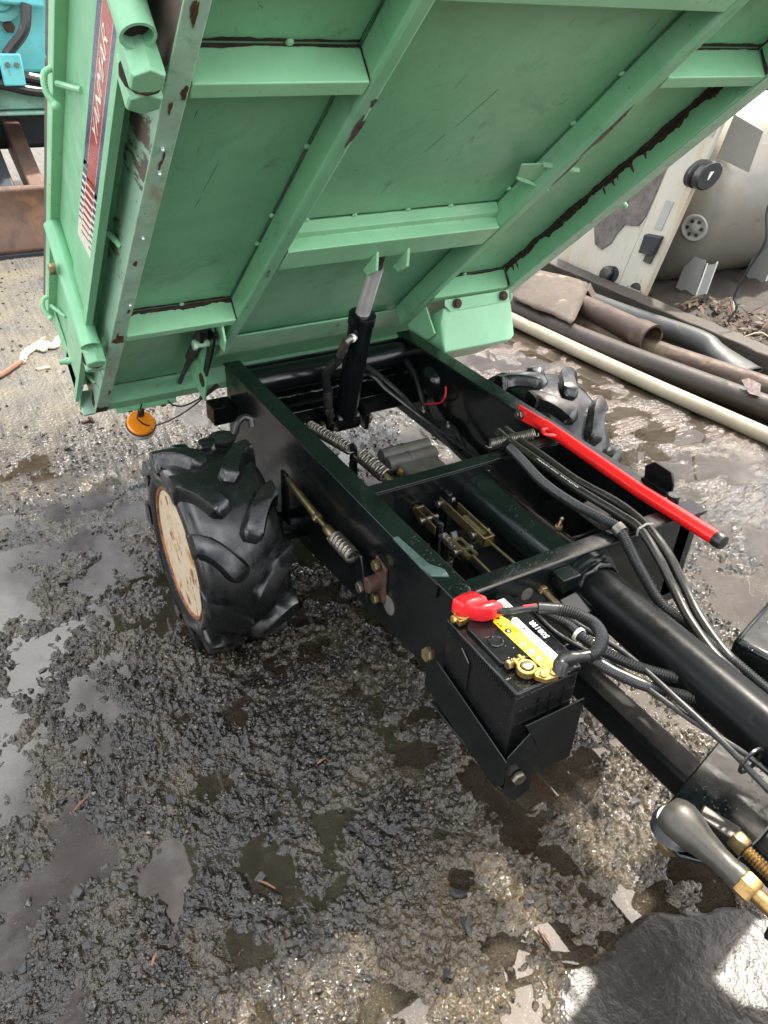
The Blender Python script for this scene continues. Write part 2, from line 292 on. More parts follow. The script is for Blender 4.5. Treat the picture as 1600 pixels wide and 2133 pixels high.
def coil(mb, a, b, r, wire, turns, per=12, hooks=True):
    a = Vector(a); b = Vector(b); u, w, d = frame(b - a); L = (b - a).length; pts = []
    N = int(turns * per)
    for i in range(N + 1):
        t = i / N; an = 2 * math.pi * i / per
        pts.append(a + d * (L * (0.08 + 0.84 * t)) + (u * math.cos(an) + w * math.sin(an)) * r)
    if hooks:
        h0 = [a + d * (L * .0) , a + d * (L * .02) + u * r * .8, a + d * (L * .05) + u * r]
        h1 = [b - d * (L * .05) + u * r, b - d * (L * .02) + u * r * .8, b]
        pts = h0 + pts + h1
    return mb.tube(pts, wire, 6)
def text_mesh(txt, size, shear=0.0, bold=0.0, ext=0.0003):
    cu = bpy.data.curves.new('txt', 'FONT'); cu.body = txt; cu.size = size; cu.shear = shear; cu.offset = bold; cu.extrude = ext
    cu.align_x = 'CENTER'; cu.align_y = 'CENTER'; cu.resolution_u = 3
    o = bpy.data.objects.new('txt', cu); col.objects.link(o)
    dg = bpy.context.evaluated_depsgraph_get(); dg.update()
    me = bpy.data.meshes.new_from_object(o.evaluated_get(dg))
    vs = [tuple(v.co) for v in me.vertices]; fs = [tuple(p.vertices) for p in me.polygons]
    bpy.data.objects.remove(o); bpy.data.curves.remove(cu)
    mb = MB(); mb.add(vs, fs); return mb
# ------------------------------------------------------------------ ground, water
HOLES = [(-.504, .122, .035, 9), (-.517, .066, .04, 10), (-.526, .011, .03, 9), (-.636, .183, .055, 11), (-.681, .166, .05, 10), (-.262, .128, .05, 10),
         (-.196, .068, .06, 10), (-.273, -.005, .05, 9), (-.007, -.332, .07, 13), (.04, -.36, .05, 10), (.138, -.253, .03, 10), (.126, -.33, .03, 10), (.099, -.382, .025, 9), (.22, -.40, .055, 14), (.17, -.36, .03, 12),
         (.31, -.43, .06, 14), (.027, .105, .04, 9), (-.049, -.084, .035, 9), (-.047, .024, .03, 9), (-.058, -.177, .025, 7), (-.443, 1.297, .07, 8), (-.632, .797, .07, 8), (-.66, .689, .06, 8),
         (-.37, .212, .04, 8), (1.069, .104, .09, 10), (1.078, .192, .07, 10), (.111, .179, .04, 8), (-.75, .089, .07, 10), (.101, -.017, .04, 9), (.95, .35, .06, 8),
         (-.80, .03, .07, 11), (-.73, -.02, .06, 9), (.45, -.52, .09, 10), (.50, .30, .05, 8), (-.48, .60, .05, 6), (-.40, .42, .04, 6), (1.5, 1.7, .35, 9), (1.35, 1.2, .25, 8), (1.2, 2.2, .4, 9), (1.6, .7, .2, 7)]
def slab_mask(x, y):
    # smoother tarmac patch by the front of the machine
    dx = x - 0.13; dy = y + 0.72; r = np.sqrt((dx / 0.36) ** 2 + (dy / 0.33) ** 2)
    return 1 - sstep(0.93, 1.01, r + 0.34 * fbm(x * 7, y * 7, 77, 4))
def far_mask(x, y): return sstep(1.3, 2.4, y - 0.2 * np.abs(x)) 
def smooth_mask(x, y): return sstep(0.9, 1.35, x) * sstep(0.35, 1.2, y)
def mud_sunlit_f(x, y):  # random mud plus painted sunlit ground in front; right tanner, left darker
    return np.clip(0.30 + 1.7 * fbm(x * 12 + 40, y * 12, 301, 5, .65) + 0.55 * fbm(x * 3.1, y * 3.1, 311, 2) + 0.75 * np.exp(-(((x + .04) / .36) ** 2 + ((y + .29) / .16) ** 2)) + 0.30 * np.exp(-(((x - .45) / .3) ** 2 + ((y - .0) / .30) ** 2)) - 0.16 * np.exp(-(((x + .35) / .35) ** 2 + ((y - .25) / .3) ** 2)), 0, 1)
def clump(x, y):
    n1 = fbm(x * 11, y * 11, 21, 5, .62)
    for (hx, hy, r, d) in HOLES:
        n1 = n1 - 0.0125 * d * np.exp(-(((x - hx) ** 2 + (y - hy) ** 2) / (0.7 * r * r)) ** 1.2)
    return sstep(-0.10, 0.03, n1)
def height(x, y, fine=True):
    x = np.asarray(x, float); y = np.asarray(y, float)
    dist = np.sqrt(x * x + (y - .3) ** 2)
    lowf = fbm(x * 2.1 + 3, y * 2.1, 5, 3)
    cl = clump(x, y); fm_ = far_mask(x, y); sm_ = smooth_mask(x, y)
    f1, id1 = worley(x * 74 + 1.4 * fbm(x * 40, y * 40, 3, 2), y * 74 + 1.4 * fbm(x * 40, y * 40, 4, 2), 11)
    f2, id2 = worley(x * 118, y * 118, 13)
    rough = 0.020 * np.minimum(np.maximum(0.72 - f1, 0), 0.42) * (0.15 + 0.85 * id1 ** 1.5) + 0.0075 * np.maximum(0.6 - f2, 0) * (0.3 + 0.7 * id2)
    rough = rough + 0.013 * fbm(x * 44, y * 44, 41, 4, .65)
    am = (1 - 0.80 * fm_) * (1 - 0.66 * sm_)
    h = -0.0030 + 0.012 * lowf + cl * (0.0055 + am * 1.3 * rough) + (1 - cl) * 0.0022 * fbm(x * 70, y * 70, 43, 3)
    h = h + fm_ * 0.012 * (1 - sm_)
    for (hx, hy, r, d) in HOLES[:30]: h = h - 0.0048 * np.exp(-(((x - hx) ** 2 + (y - hy) ** 2) / (0.8 * r * r)) ** 1.2)
    s_ = slab_mask(x, y)
    h = h * (1 - s_) + s_ * (0.010 + 0.006 * fbm(x * 6, y * 6, 61, 3) + 0.0016 * fbm(x * 110, y * 110, 63, 3) + 0.0075 * fbm(x * 14, y * 14, 64, 5, .6))
    return h * (1 - sstep(6, 14, dist))
def axis(lo, hi, step, far_lo, far_hi):
    core = list(np.arange(lo, hi, step)); s = step; v = core[-1]
    while v < far_hi: s *= 1.045; v += s; core.append(v)
    s = step; v = lo; pre = []
    while v > far_lo: s *= 1.06; v -= s; pre.append(v)
    return np.array(pre[::-1] + core)
gx = axis(-0.86, 1.15, 0.0037, -90, 90); gy = axis(-0.66, 1.05, 0.0037, -90, 140)
GX, GY = np.meshgrid(gx, gy); GZ = height(GX, GY)
def grid_mesh(name, X, Y, Z):
    ny, nx = X.shape
    me = bpy.data.meshes.new(name); nv = nx * ny; nf = (nx - 1) * (ny - 1)
    me.vertices.add(nv); me.vertices.foreach_set('co', np.stack([X, Y, Z], -1).reshape(-1).astype(np.float32))
    idx = np.arange(nv).reshape(ny, nx)
    q = np.stack([idx[:-1, :-1], idx[:-1, 1:], idx[1:, 1:], idx[1:, :-1]], -1).reshape(-1).astype(np.int32)
    me.loops.add(nf * 4); me.loops.foreach_set('vertex_index', q)
    me.polygons.add(nf); me.polygons.foreach_set('loop_start', np.arange(0, nf * 4, 4, dtype=np.int32))
    try: me.polygons.foreach_set('loop_total', np.full(nf, 4, dtype=np.int32))
    except Exception: pass
    me.update(calc_edges=True)
    me.polygons.foreach_set('use_smooth', np.ones(nf, dtype=bool))
    return me
gm = grid_mesh('ground', GX, GY, GZ)
def attr(me, name, arr):
    a = me.attributes.new(name, 'FLOAT', 'POINT'); a.data.foreach_set('value', np.asarray(arr, np.float32).reshape(-1))
mud_sunlit = mud_sunlit_f(GX, GY)  # mud tone that also carries the painted sunlight
mud_sunlit = np.clip(mud_sunlit * (0.75 + 0.5 * (0.5 + fbm(GX * 40, GY * 40, 320, 3))), 0, 1)
dry = far_mask(GX, GY) * (1 - smooth_mask(GX, GY))
attr(gm, 'mud_sunlit', mud_sunlit); attr(gm, 'slab', slab_mask(GX, GY)); attr(gm, 'dry', dry); attr(gm, 'film', smooth_mask(GX, GY))
def ground_mat():
    m, nt, b = _new('wet_broken_asphalt')
    def A(n):
        a = nt.nodes.new('ShaderNodeAttribute'); a.attribute_name = n; return a.outputs['Fac']
    chips = _noise(nt, 60, 6, 0.7); fine = _noise(nt, 240, 5, 0.7)
    dark = _ramp(nt, chips, 0.35, 0.7, (0.0016, 0.0013, 0.0010, 1), (0.0110, 0.0083, 0.0052, 1))
    tan = _ramp(nt, fine, 0.30, 0.72, (0.010, 0.0078, 0.0045, 1), (0.115, 0.085, 0.045, 1))
    c = _mix(nt, A('mud_sunlit'), dark, tan)  # tan serves both mud and the painted sunlit patch
    c = _mix(nt, A('slab'), c, _ramp(nt, _noise(nt, 90, 6, .7), 0.35, 0.7, (0.004, 0.0033, 0.0026, 1), (0.015, 0.012, 0.009, 1)))
    drc = _ramp(nt, _noise(nt, 5, 8, .7), 0.36, 0.66, (0.034, 0.034, 0.035, 1), (0.105, 0.088, 0.053, 1))
    drc = _mix(nt, _ramp(nt, _noise(nt, 90, 6, .7), 0.45, 0.7), drc, (0.14, 0.13, 0.11, 1))
    c = _mix(nt, A('dry'), c, drc)
    flm = _ramp(nt, _noise(nt, 3.0, 7, .65), 0.35, 0.68, (0.022, 0.017, 0.013, 1), (0.075, 0.043, 0.03, 1))
    c = _mix(nt, A('film'), c, flm)
    nt.links.new(c, b.inputs['Base Color'])
    rg = _ramp(nt, _noise(nt, 45, 5, .65), 0.34, 0.66, (0.015,) * 3 + (1,), (0.13,) * 3 + (1,))
    rg = _mix(nt, A('slab'), rg, (0.38, 0.38, 0.38, 1)); rg = _mix(nt, A('dry'), rg, (0.55, 0.55, 0.55, 1)); rg = _mix(nt, A('film'), rg, (0.22, 0.22, 0.22, 1))
    nt.links.new(rg, b.inputs['Roughness']); b.inputs['Specular IOR Level'].default_value = 0.48; b.inputs['IOR'].default_value = 1.6
    inv = nt.nodes.new('ShaderNodeMath'); inv.operation = 'MULTIPLY_ADD'; inv.inputs[1].default_value = -0.85; inv.inputs[2].default_value = 1.0
    nt.links.new(A('slab'), inv.inputs[0]); mu = nt.nodes.new('ShaderNodeMath'); mu.operation = 'MULTIPLY'
    nt.links.new(_noise(nt, 95, 3, .55), mu.inputs[0]); nt.links.new(inv.outputs[0], mu.inputs[1])
    _bump(nt, b, [(mu.outputs[0], 0.8, 0.009), (_noise(nt, 210, 2, .5), 0.5, 0.002)])
    return m
gm.materials.append(ground_mat())
ground = bpy.data.objects.new('ground', gm); col.objects.link(ground)
tag(ground, 'wet broken asphalt yard with tan muddy and painted sunlit patches, chips and shallow puddles', kind='structure')

def water_mat():
    m, nt, b = _new('murky_puddle_water')
    nt.links.new(_ramp(nt, _noise(nt, 9, 5), 0.35, 0.65, (0.022, 0.0145, 0.0078, 1), (0.056, 0.046, 0.032, 1)), b.inputs['Base Color'])
    b.inputs['Roughness'].default_value = 0.012; b.inputs['IOR'].default_value = 1.6
    b.inputs['Specular IOR Level'].default_value = 0.75
    tr = nt.nodes.new('ShaderNodeBsdfTransparent'); mx = nt.nodes.new('ShaderNodeMixShader')
    out = [n for n in nt.nodes if n.type == 'OUTPUT_MATERIAL'][0]
    df = nt.nodes.new('ShaderNodeFresnel'); df.inputs['IOR'].default_value = 1.6
    ad = nt.nodes.new('ShaderNodeMath'); ad.operation = 'ADD'; ad.use_clamp = True; ad.inputs[1].default_value = 0.50
    nt.links.new(df.outputs['Fac'], ad.inputs[0]); nt.links.new(ad.outputs[0], mx.inputs['Fac'])
    nt.links.new(tr.outputs['BSDF'], mx.inputs[1]); nt.links.new(b.outputs['BSDF'], mx.inputs[2])
    nt.links.new(mx.outputs['Shader'], out.inputs['Surface'])
    _bump(nt, b, [(_noise(nt, 22, 3), 0.03, 0.002)])
    return m
wx, wy = np.meshgrid(np.linspace(-1.6, 2.4, 60), np.linspace(-1.0, 3.0, 60))
wm = grid_mesh('puddle_water', wx, wy, np.full_like(wx, 0.0)); wm.materials.append(water_mat())
water = bpy.data.objects.new('puddle_water', wm); col.objects.link(water)
tag(water, 'murky grey brown rainwater lying in the low spots', kind='structure')

def chip_poly(r, flat=0.6):
    bm = bmesh.new()
    for i in range(9):
        a = Vector((rng.gauss(0, 1), rng.gauss(0, 1), rng.gauss(0, 1))).normalized()
        bm.verts.new((a.x * r * rng.uniform(.8, 1.25), a.y * r * rng.uniform(.7, 1.0), a.z * r * flat))
    res = bmesh.ops.convex_hull(bm, input=bm.verts)
    bmesh.ops.delete(bm, geom=[e for e in res['geom_interior'] if isinstance(e, bmesh.types.BMVert)], context='VERTS')
    bm.verts.index_update(); bmesh.ops.triangulate(bm, faces=bm.faces)
    vs = np.array([v.co[:] for v in bm.verts]); fs = np.array([[v.index for v in f.verts] for f in bm.faces]); bm.free()
    return vs, fs
protos = [chip_poly(1.0, rng.uniform(.45, .8)) for _ in range(24)]
nr = np.random.RandomState(5)
def scatter(n, x0, x1, y0, y1, rmin, rmax, pw):
    X = nr.uniform(x0, x1, n); Y = nr.uniform(y0, y1, n)
    keep = (clump(X, Y) + nr.normal(0, .15, n) > 0.35) & (slab_mask(X, Y) < .5) & (nr.uniform(0, 1, n) > .60 * mud_sunlit_f(X, Y))
    X = X[keep]; Y = Y[keep]; Rr = rmin + (rmax - rmin) * nr.uniform(0, 1, len(X)) ** pw
    return X, Y, Rr
VV = []; FF = []; off = 0
for (n, a, rr) in ((26000, (-.86, 1.1, -.66, .75), (.0016, .0085, 3.2)), (11000, (-.9, 1.3, .5, 1.9), (.003, .009, 3.0)), (2500, (-1.0, 1.2, 1.6, 4.5), (.004, .012, 3.0))):
    X, Y, Rr = scatter(n, *a, *rr); Z = height(X, Y)
    for x, y, z, r in zip(X, Y, Z, Rr):
        vs, fs = protos[nr.randint(24)]; t = nr.uniform(0, 6.283); c, s = math.cos(t), math.sin(t)
        tl = nr.normal(0, .25)
        V = vs * r; V = np.stack([V[:, 0] * c - V[:, 1] * s, V[:, 0] * s + V[:, 1] * c, V[:, 2] + tl * V[:, 0]], 1) + (x, y, z + r * .12)
        VV.append(V); FF.append(fs + off); off += len(V)
VV = np.concatenate(VV); FF = np.concatenate(FF)
cm = bpy.data.meshes.new('gravel'); cm.vertices.add(len(VV)); cm.vertices.foreach_set('co', VV.astype(np.float32).reshape(-1))
cm.loops.add(len(FF) * 3); cm.loops.foreach_set('vertex_index', FF.astype(np.int32).reshape(-1))
cm.polygons.add(len(FF)); cm.polygons.foreach_set('loop_start', np.arange(0, len(FF) * 3, 3, dtype=np.int32)); cm.update(calc_edges=True)
def gravel_mat():
    m, nt, b = _new('wet_gravel_chips')
    g = nt.nodes.new('ShaderNodeNewGeometry')
    r = nt.nodes.new('ShaderNodeValToRGB'); e = r.color_ramp.elements
    e[0].color = (0.0075, 0.0066, 0.0056, 1); e[1].color = (0.16, 0.14, 0.10, 1); e[1].position = 1.0
    for p, cc in ((0.55, (0.022, 0.0185, 0.015, 1)), (0.82, (0.042, 0.037, 0.030, 1)), (0.95, (0.07, 0.055, 0.033, 1))):
        k = e.new(p); k.color = cc
    nt.links.new(g.outputs['Random Per Island'], r.inputs['Fac'])
    nt.links.new(_mix(nt, _ramp(nt, _noise(nt, 120, 5, .7), .5, .8), r.outputs['Color'], (0.05, 0.042, 0.028, 1)), b.inputs['Base Color'])
    b.inputs['Roughness'].default_value = 0.07; b.inputs['IOR'].default_value = 1.6; b.inputs['Specular IOR Level'].default_value = 0.55
    _bump(nt, b, [(_noise(nt, 160, 3, .6), 0.5, 0.002)]); return m
cm.materials.append(gravel_mat())
gravel = bpy.data.objects.new('gravel', cm); col.objects.link(gravel)
tag(gravel, 'loose wet dark stone chips scattered over the asphalt', kind='stuff')
# larger stones that can be picked apart
sm_meshes = []
for k in range(8):
    vs, fs = chip_poly(1.0, .6); me = bpy.data.meshes.new('stone'); me.from_pydata(vs.tolist(), [], fs.tolist()); me.materials.append(M['stone']); sm_meshes.append(me)
sp = [(-.08, -.20, .017), (.16, .02, .012), (-.53, .25, .014), (-.10, -.255, .016), (.06, -.31, .012), (-.66, .12, .012), (.33, -.22, .013), (.02, -.28, .013), (.07, -.25, .01)]
for k in range(130):
    x = nr.uniform(-.8, 1.0); y = nr.uniform(-.55, 1.2); sp.append((x, y, nr.uniform(.008, .0135)))
for k, (x, y, r) in enumerate(sp):
    if slab_mask(np.array([x]), np.array([y]))[0] > .4: continue
    o = bpy.data.objects.new('stone', sm_meshes[k % 8]); col.objects.link(o); o.parent = ground
    o.location = (x, y, float(height(np.array([x]), np.array([y]))[0]) + r * .25); o.scale = (r * nr.uniform(.8, 1.3), r, r * nr.uniform(.7, 1.0)); o.rotation_euler = (nr.normal(0, .2), nr.normal(0, .2), nr.uniform(0, 6.28))
def gz(x, y): return float(height(np.array([x]), np.array([y]))[0])
# ================================================================== the dump carrier
car = thing('dump_carrier', 'dump carrier with wet black chassis and green bed tipped up', 'dump carrier')
def part(name, mb, mat, parent=None, bevel=0.0, bed=False, **k):
    return obj(name, mb, mat, parent or car, xf=(Bc if bed else Cc), bevel=bevel, **k)

# ---- chassis
for x0, x1 in ((0.0, 0.040), (0.532, 0.572)):
    zr = -.30 if x0 == 0 else -.236
    rail = part('chassis_rail', MB().prism([(x0, 0.0, -.004), (x0, 1.076, -.004), (x0, 1.076, zr), (x0, .62, max(zr, -.285) if x0 == 0 else zr), (x0, 0.0, -.205)], (x1 - x0, 0, 0)), 'black', bevel=.003)
    part('top_flange', MB().box(x0 - .003, x1 + .003, -.004, 1.079, -.004, .001), 'black_top', rail, bevel=.0015)
part('cross_member', MB().box(.043, .529, .346, .377, -.004, .0), 'black_top', bevel=.0015)
part('cross_member_web', MB().box(.043, .529, .346, .351, -.16, -.005), 'black', bevel=.001)
fm = MB(); prof = [(.036, .0015), (.006, .0015), (.0015, -.001), (0, -.006), (0, -.225), (.004, -.225), (.004, -.008), (.009, -.004), (.036, -.004)]
fm.prism([(.043, y, z) for y, z in prof], (.545, 0, 0))
part('front_cross_member', fm, 'black_top', bevel=0)
part('rear_cross_tube', MB().cyl((.041, 1.035, -.050), (.531, 1.035, -.050), .038, 24), 'black')
part('rear_cross_plate', MB().box(.041, .531, 1.058, 1.064, -.20, -.01), 'black', bevel=.001)
part('weld_line', MB().tube([(.05 + i * .012, 1.056, -.122 + .0015 * math.sin(i * 1.7)) for i in range(40)], .003, 6), 'black_top')
part('lower_cross_bar', MB().box(.041, .531, .965, 1.000, -.180, -.125), 'black', bevel=.003)
cyl = part('hydraulic_cylinder', MB().lathe([(.028, 0), (.031, .004), (.031, .310), (.0345, .312), (.0345, .336), (.031, .339), (.021, .341)], (.286, .935, -.160), (0, -.078 - .012, .342), 28), 'black')
ax = Vector((0, -.090, .342)).normalized(); cb = Vector((.286, .935, -.160)); ct = cb + ax * .340
rt = Vector((.286, .775, .330))
part('piston_rod', MB().cyl(ct, ct + (rt - ct) * .80, .0185, 20), 'chrome', cyl)
part('rod_end', MB().cyl(ct + (rt - ct) * .80, rt + (rt - ct).normalized() * .02, .014, 14), 'rusty_bolt', cyl)
part('cylinder_foot', MB().cyl((.252, .937, -.160), (.320, .937, -.160), .033, 20), 'black', cyl, bevel=.002)
for xx in (.225, .335):
    part('pivot_bracket', MB().prism([(xx, .90, -.145), (xx, .97, -.13), (xx, .985, -.188), (xx, .91, -.196)], (.012, 0, 0)), 'black', bevel=.002)
for xx, s in ((.222, -1), (.349, 1)):
    part('pivot_pin', MB().hexa((xx, .937, -.175), (s, 0, 0), .020, .012, 16).hexa((xx + s * .012, .937, -.175), (s, 0, 0), .011, .010), 'zinc')
# cylinder hose with fittings
hp = [(.236, .835, .105), (.232, .848, .085), (.228, .87, .045), (.212, .90, .0), (.222, .915, -.06), (.226, .92, -.10), (.240, .925, -.135)]
part('cylinder_hose', MB().tube(smooth_path(hp[2:6], 6), .012, 12), 'hose', cyl)
part('hose_fitting', MB().tube([(.262, .842, .112), (.245, .838, .113), (.236, .84, .106)], .0095, 10).tube([(.236, .838, .108), (.230, .86, .062)], [.0115, .0105], 12).hexa((.234, .848, .088), (-.05, .35, -.9), .013, .014), 'steel', cyl)
part('hose_fitting', MB().tube([(.221, .913, -.055), (.226, .92, -.105)], [.0135, .0125], 12).hexa((.226, .919, -.108), (.1, .05, -1), .0135, .016).tube([(.227, .921, -.12), (.24, .925, -.14)], .010, 10), 'steel', cyl)
part('thread_tape', MB().cyl((.258, .842, .112), (.250, .84, .112), .0105, 12), 'white', cyl)
# inner lines on the right rail
part('brake_line', MB().tube(smooth_path([(.30, 1.02, -.12), (.36, .95, -.05), (.40, .90, -.085), (.46, .80, -.14), (.50, .60, -.17), (.50, .42, -.16)], 8), .006, 8), 'hose')
part('wiring_loom', MB().tube(smooth_path([(.52, 1.0, -.06), (.515, .93, -.09), (.505, .85, -.16), (.50, .72, -.19), (.495, .55, -.20), (.47, .40, -.18)], 8), .010, 10), 'hose')
part('wiring_loom', MB().tube(smooth_path([(.33, 1.02, -.06), (.38, 1.0, -.05), (.44, .93, -.10), (.49, .84, -.165), (.515, .75, -.15), (.51, .66, -.19), (.49, .5, -.21)], 8), .009, 10), 'hose')
part('horn', MB().lathe([(.040, 0), (.044, .006), (.040, .012), (.030, .022), (.018, .026)], (.531, .88, -.075), (-1, -.1, .05), 28), 'black')
part('red_wire', MB().tube(smooth_path([(.522, .80, -.055), (.512, .785, -.075), (.508, .80, -.10), (.508, .84, -.12), (.506, .87, -.135)], 6), .0028, 6), 'wire_red')
for q in ((.50, .845, -.155), (.512, .74, -.155)):
    part('cable_tie', MB().tube([(q[0] - .014, q[1], q[2] + .014), (q[0] - .02, q[1] - .004, q[2] + .03)], .002, 5).ball((q[0] - .014, q[1], q[2] + .014), .005, 8), 'tie')

# ---- middle bay: swivel tube, pump, links and rods
st = part('swivel_tube', MB().cyl((.300, .345, -.068), (.300, .037, -.068), .045, 32), 'black_top')
part('grease_nipple', MB().hexa((.318, .11, -.026), (.2, 0, 1), .008, .008).cyl((.319, .11, -.018), (.3225, .11, -.006), .004, 8, .003).ball((.323, .11, -.004), .0045, 8), 'zinc', st)
pump = part('gear_pump', MB().box(.265, .375, .545, .62, -.215, -.135).box(.245, .39, .56, .66, -.28, -.18), 'cast', bevel=.006)
for yy, zz in ((.665, -.135), (.635, -.142)):
    part('pump_barrel', MB().cyl((.245, yy, zz), (.385, yy, zz), .021, 16).cyl((.305, yy, zz), (.315, yy, zz), .023, 16), 'cast', pump, bevel=.002)
part('pump_cover', MB().prism([(.268, .548, -.152), (.368, .548, -.152), (.378, .535, -.225), (.275, .535, -.225)], (0, -.012, -.002)), 'cast', pump, bevel=.003)
for xx in (.287, .358):
    part('bolt', MB().hexa((xx, .537, -.166), (0, -1, -.15), .011, .012), 'steel', pump)
part('plug', MB().hexa((.262, .60, -.15), (0, -.4, 1), .009, .012), 'brass', pump)
0 and part('gearbox', MB().prism([(.08, .52, -.18), (.25, .52, -.16), (.26, .70, -.17), (.08, .72, -.2)], (0, 0, -.14)), 'cast', bevel=.012)
0 and part('gearbox_neck', MB().cyl((.19, .50, -.19), (.19, .36, -.19), .045, 20), 'cast')
part('axle_housing', MB().cyl((-.10, .672, -.262), (.672, .672, -.262), .038, 20), 'black')
part('oil_sump', MB().box(.245, .44, .12, .34, -.30, -.20), 'black', bevel=.01)
# control rods with clevises
def rod(a, b, r=.009): part('control_rod', MB().cyl(a, b, r, 10), 'zinc')
rod((.140, .42, -.065), (.144, .335, -.068), .0095)
part('clevis', MB().prism([(.135, .338, -.056), (.135, .262, -.058), (.135, .262, -.080), (.135, .338, -.080)], (.003, 0, 0)).prism([(.153, .338, -.056), (.153, .262, -.058), (.153, .262, -.080), (.153, .338, -.080)], (.003, 0, 0)).box(.135, .156, .334, .340, -.08, -.056), 'zinc', bevel=.001)
part('link_arm', MB().prism([(.141, .285, -.05), (.141, .258, -.05), (.141, .252, -.2), (.141, .286, -.2)], (.009, 0, 0)), 'black', bevel=.002)
coilp = part('spring', coil(MB(), (.147, .255, -.075), (.150, .205, -.082), .008, .0016, 9), 'steel')
rod((.150, .205, -.08), (.150, .165, -.075), .006)
part('slotted_link', MB().tube([(.142, .21, -.06), (.142, .152, -.06), (.158, .15, -.06), (.160, .208, -.06), (.142, .212, -.06)], .0032, 6), 'zinc')
rod((.150, .152, -.062), (.149, .05, -.064), .0025)
part('clevis', MB().prism([(.192, .335, -.045), (.192, .175, -.05), (.192, .175, -.072), (.192, .335, -.068)], (.0035, 0, 0)).prism([(.214, .30, -.045), (.214, .175, -.05), (.214, .175, -.072), (.214, .30, -.068)], (.0035, 0, 0)).box(.192, .2175, .175, .180, -.072, -.05), 'zinc', bevel=.001)
rod((.204, .26, -.058), (.204, .19, -.06), .009)
rod((.204, .18, -.06), (.207, .05, -.062), .0028)
for q in ((.204, .325, -.055), (.146, .30, -.065), (.151, .185, -.07), (.206, .205, -.06)):
    part('link_pin', MB().cyl((q[0] - .02, q[1], q[2]), (q[0] + .02, q[1], q[2]), .0055, 10).hexa((q[0] - .02, q[1], q[2]), (-1, 0, 0), .008, .004, 12), 'steel')
part('lever_plate', MB().prism([(.199, .335, -.03), (.199, .312, -.03), (.199, .305, -.2), (.199, .345, -.2)], (.010, 0, 0)), 'black', bevel=.002)
part('bay_stay', MB().cyl((.345, .16, -.12), (.525, .16, -.12), .009, 12), 'black_top')
part('spool_valve', MB().cyl((.44, .16, -.045), (.44, .10, -.045), .018, 16), 'cast')

# ---- springs
s1 = part('return_spring', coil(MB(), (.068, .725, -.028), (.112, .560, -.032), .0125, .0019, 25), 'steel')
part('spring_lever', MB().prism([(.108, .575, -.015), (.108, .552, -.015), (.108, .545, -.13), (.108, .585, -.13)], (.007, 0, 0)), 'black', bevel=.002)
s2 = part('return_spring', coil(MB(), (.120, .560, -.036), (.146, .470, -.060), .0155, .0028, 13), 'steel')
part('pull_rod', MB().cyl((.143, .48, -.058), (.158, .43, -.075), .008, 10), 'zinc')
s3 = part('return_spring', coil(MB(), (.352, .398, .006), (.462, .358, .030), .0115, .0014, 26), 'steel')
# ---- brake linkage on the outside of the near rail
part('brake_arm', MB().prism([(-.034, .645, -.085), (-.034, .620, -.085), (-.034, .610, -.22), (-.034, .650, -.22)], (.008, 0, 0)), 'black', bevel=.002)
part('brake_rod', MB().tube([(-.026, .635, -.098), (-.026, .56, -.105), (-.026, .46, -.112)], [.0075, .0085, .0085], 10).hexa((-.026, .475, -.112), (0, -1, -.05), .012, .012).cyl((-.026, .46, -.112), (-.026, .425, -.112), .0055, 10), 'zinc')
part('turnbuckle', MB().lathe([(.006, 0), (.0105, .008), (.0105, .035), (.006, .042)], (-.026, .432, -.112), (0, -1, 0), 12), 'zinc')
part('return_spring', coil(MB(), (-.026, .395, -.111), (-.026, .300, -.108), .0145, .0030, 12), 'steel')
part('spring_bracket', MB().prism([(-.030, .300, -.088), (-.030, .270, -.080), (-.030, .240, -.180), (-.030, .275, -.19)], (.006, 0, 0)), 'black', bevel=.002)
part('pivot_flange', MB().prism([(-.006, .255, -.075), (-.006, .215, -.085), (-.006, .215, -.17), (-.006, .260, -.185)], (.006, 0, 0)).cyl((-.03, .245, -.135), (-.0, .245, -.135), .017, 16), 'rusty_bolt', bevel=.002)
for yy, zz in ((.240, -.088), (.238, -.168)):
    part('bolt', MB().hexa((-.008, yy, zz), (-1, 0, 0), .012, .011), 'zinc')
part('bolt', MB().hexa((-.03, .262, -.150), (-1, 0, 0), .012, .010), 'steel')
part('rail_hole', MB().lathe([(.021, 0), (.021, .0022)], (-.0005, .205, -.165), (-1, 0, 0), 20), 'cast')
part('wear_strip', MB().prism([(-.006, .195, .0015), (.004, .195, .0015), (.010, .10, .0015), (.026, .075, .0015), (.022, .055, .0015), (-.004, .07, .0015), (-.008, .10, .0015)], (0, 0, .004)), 'teal_worn', bevel=.0008)
part('gusset', MB().box(-.0055, .0, .05, .20, -.03, .0005), 'black', bevel=.001)
part('pivot_bolt_head', MB().lathe([(.016, 0), (.016, .002), (.012, .0035), (.007, .004)], (.022, .018, .0012), (0, 0, 1), 20), 'black_top')
part('outrigger', MB().box(-.065, -.003, 1.0, 1.06, -.135, -.085), 'black_semi', bevel=.002)

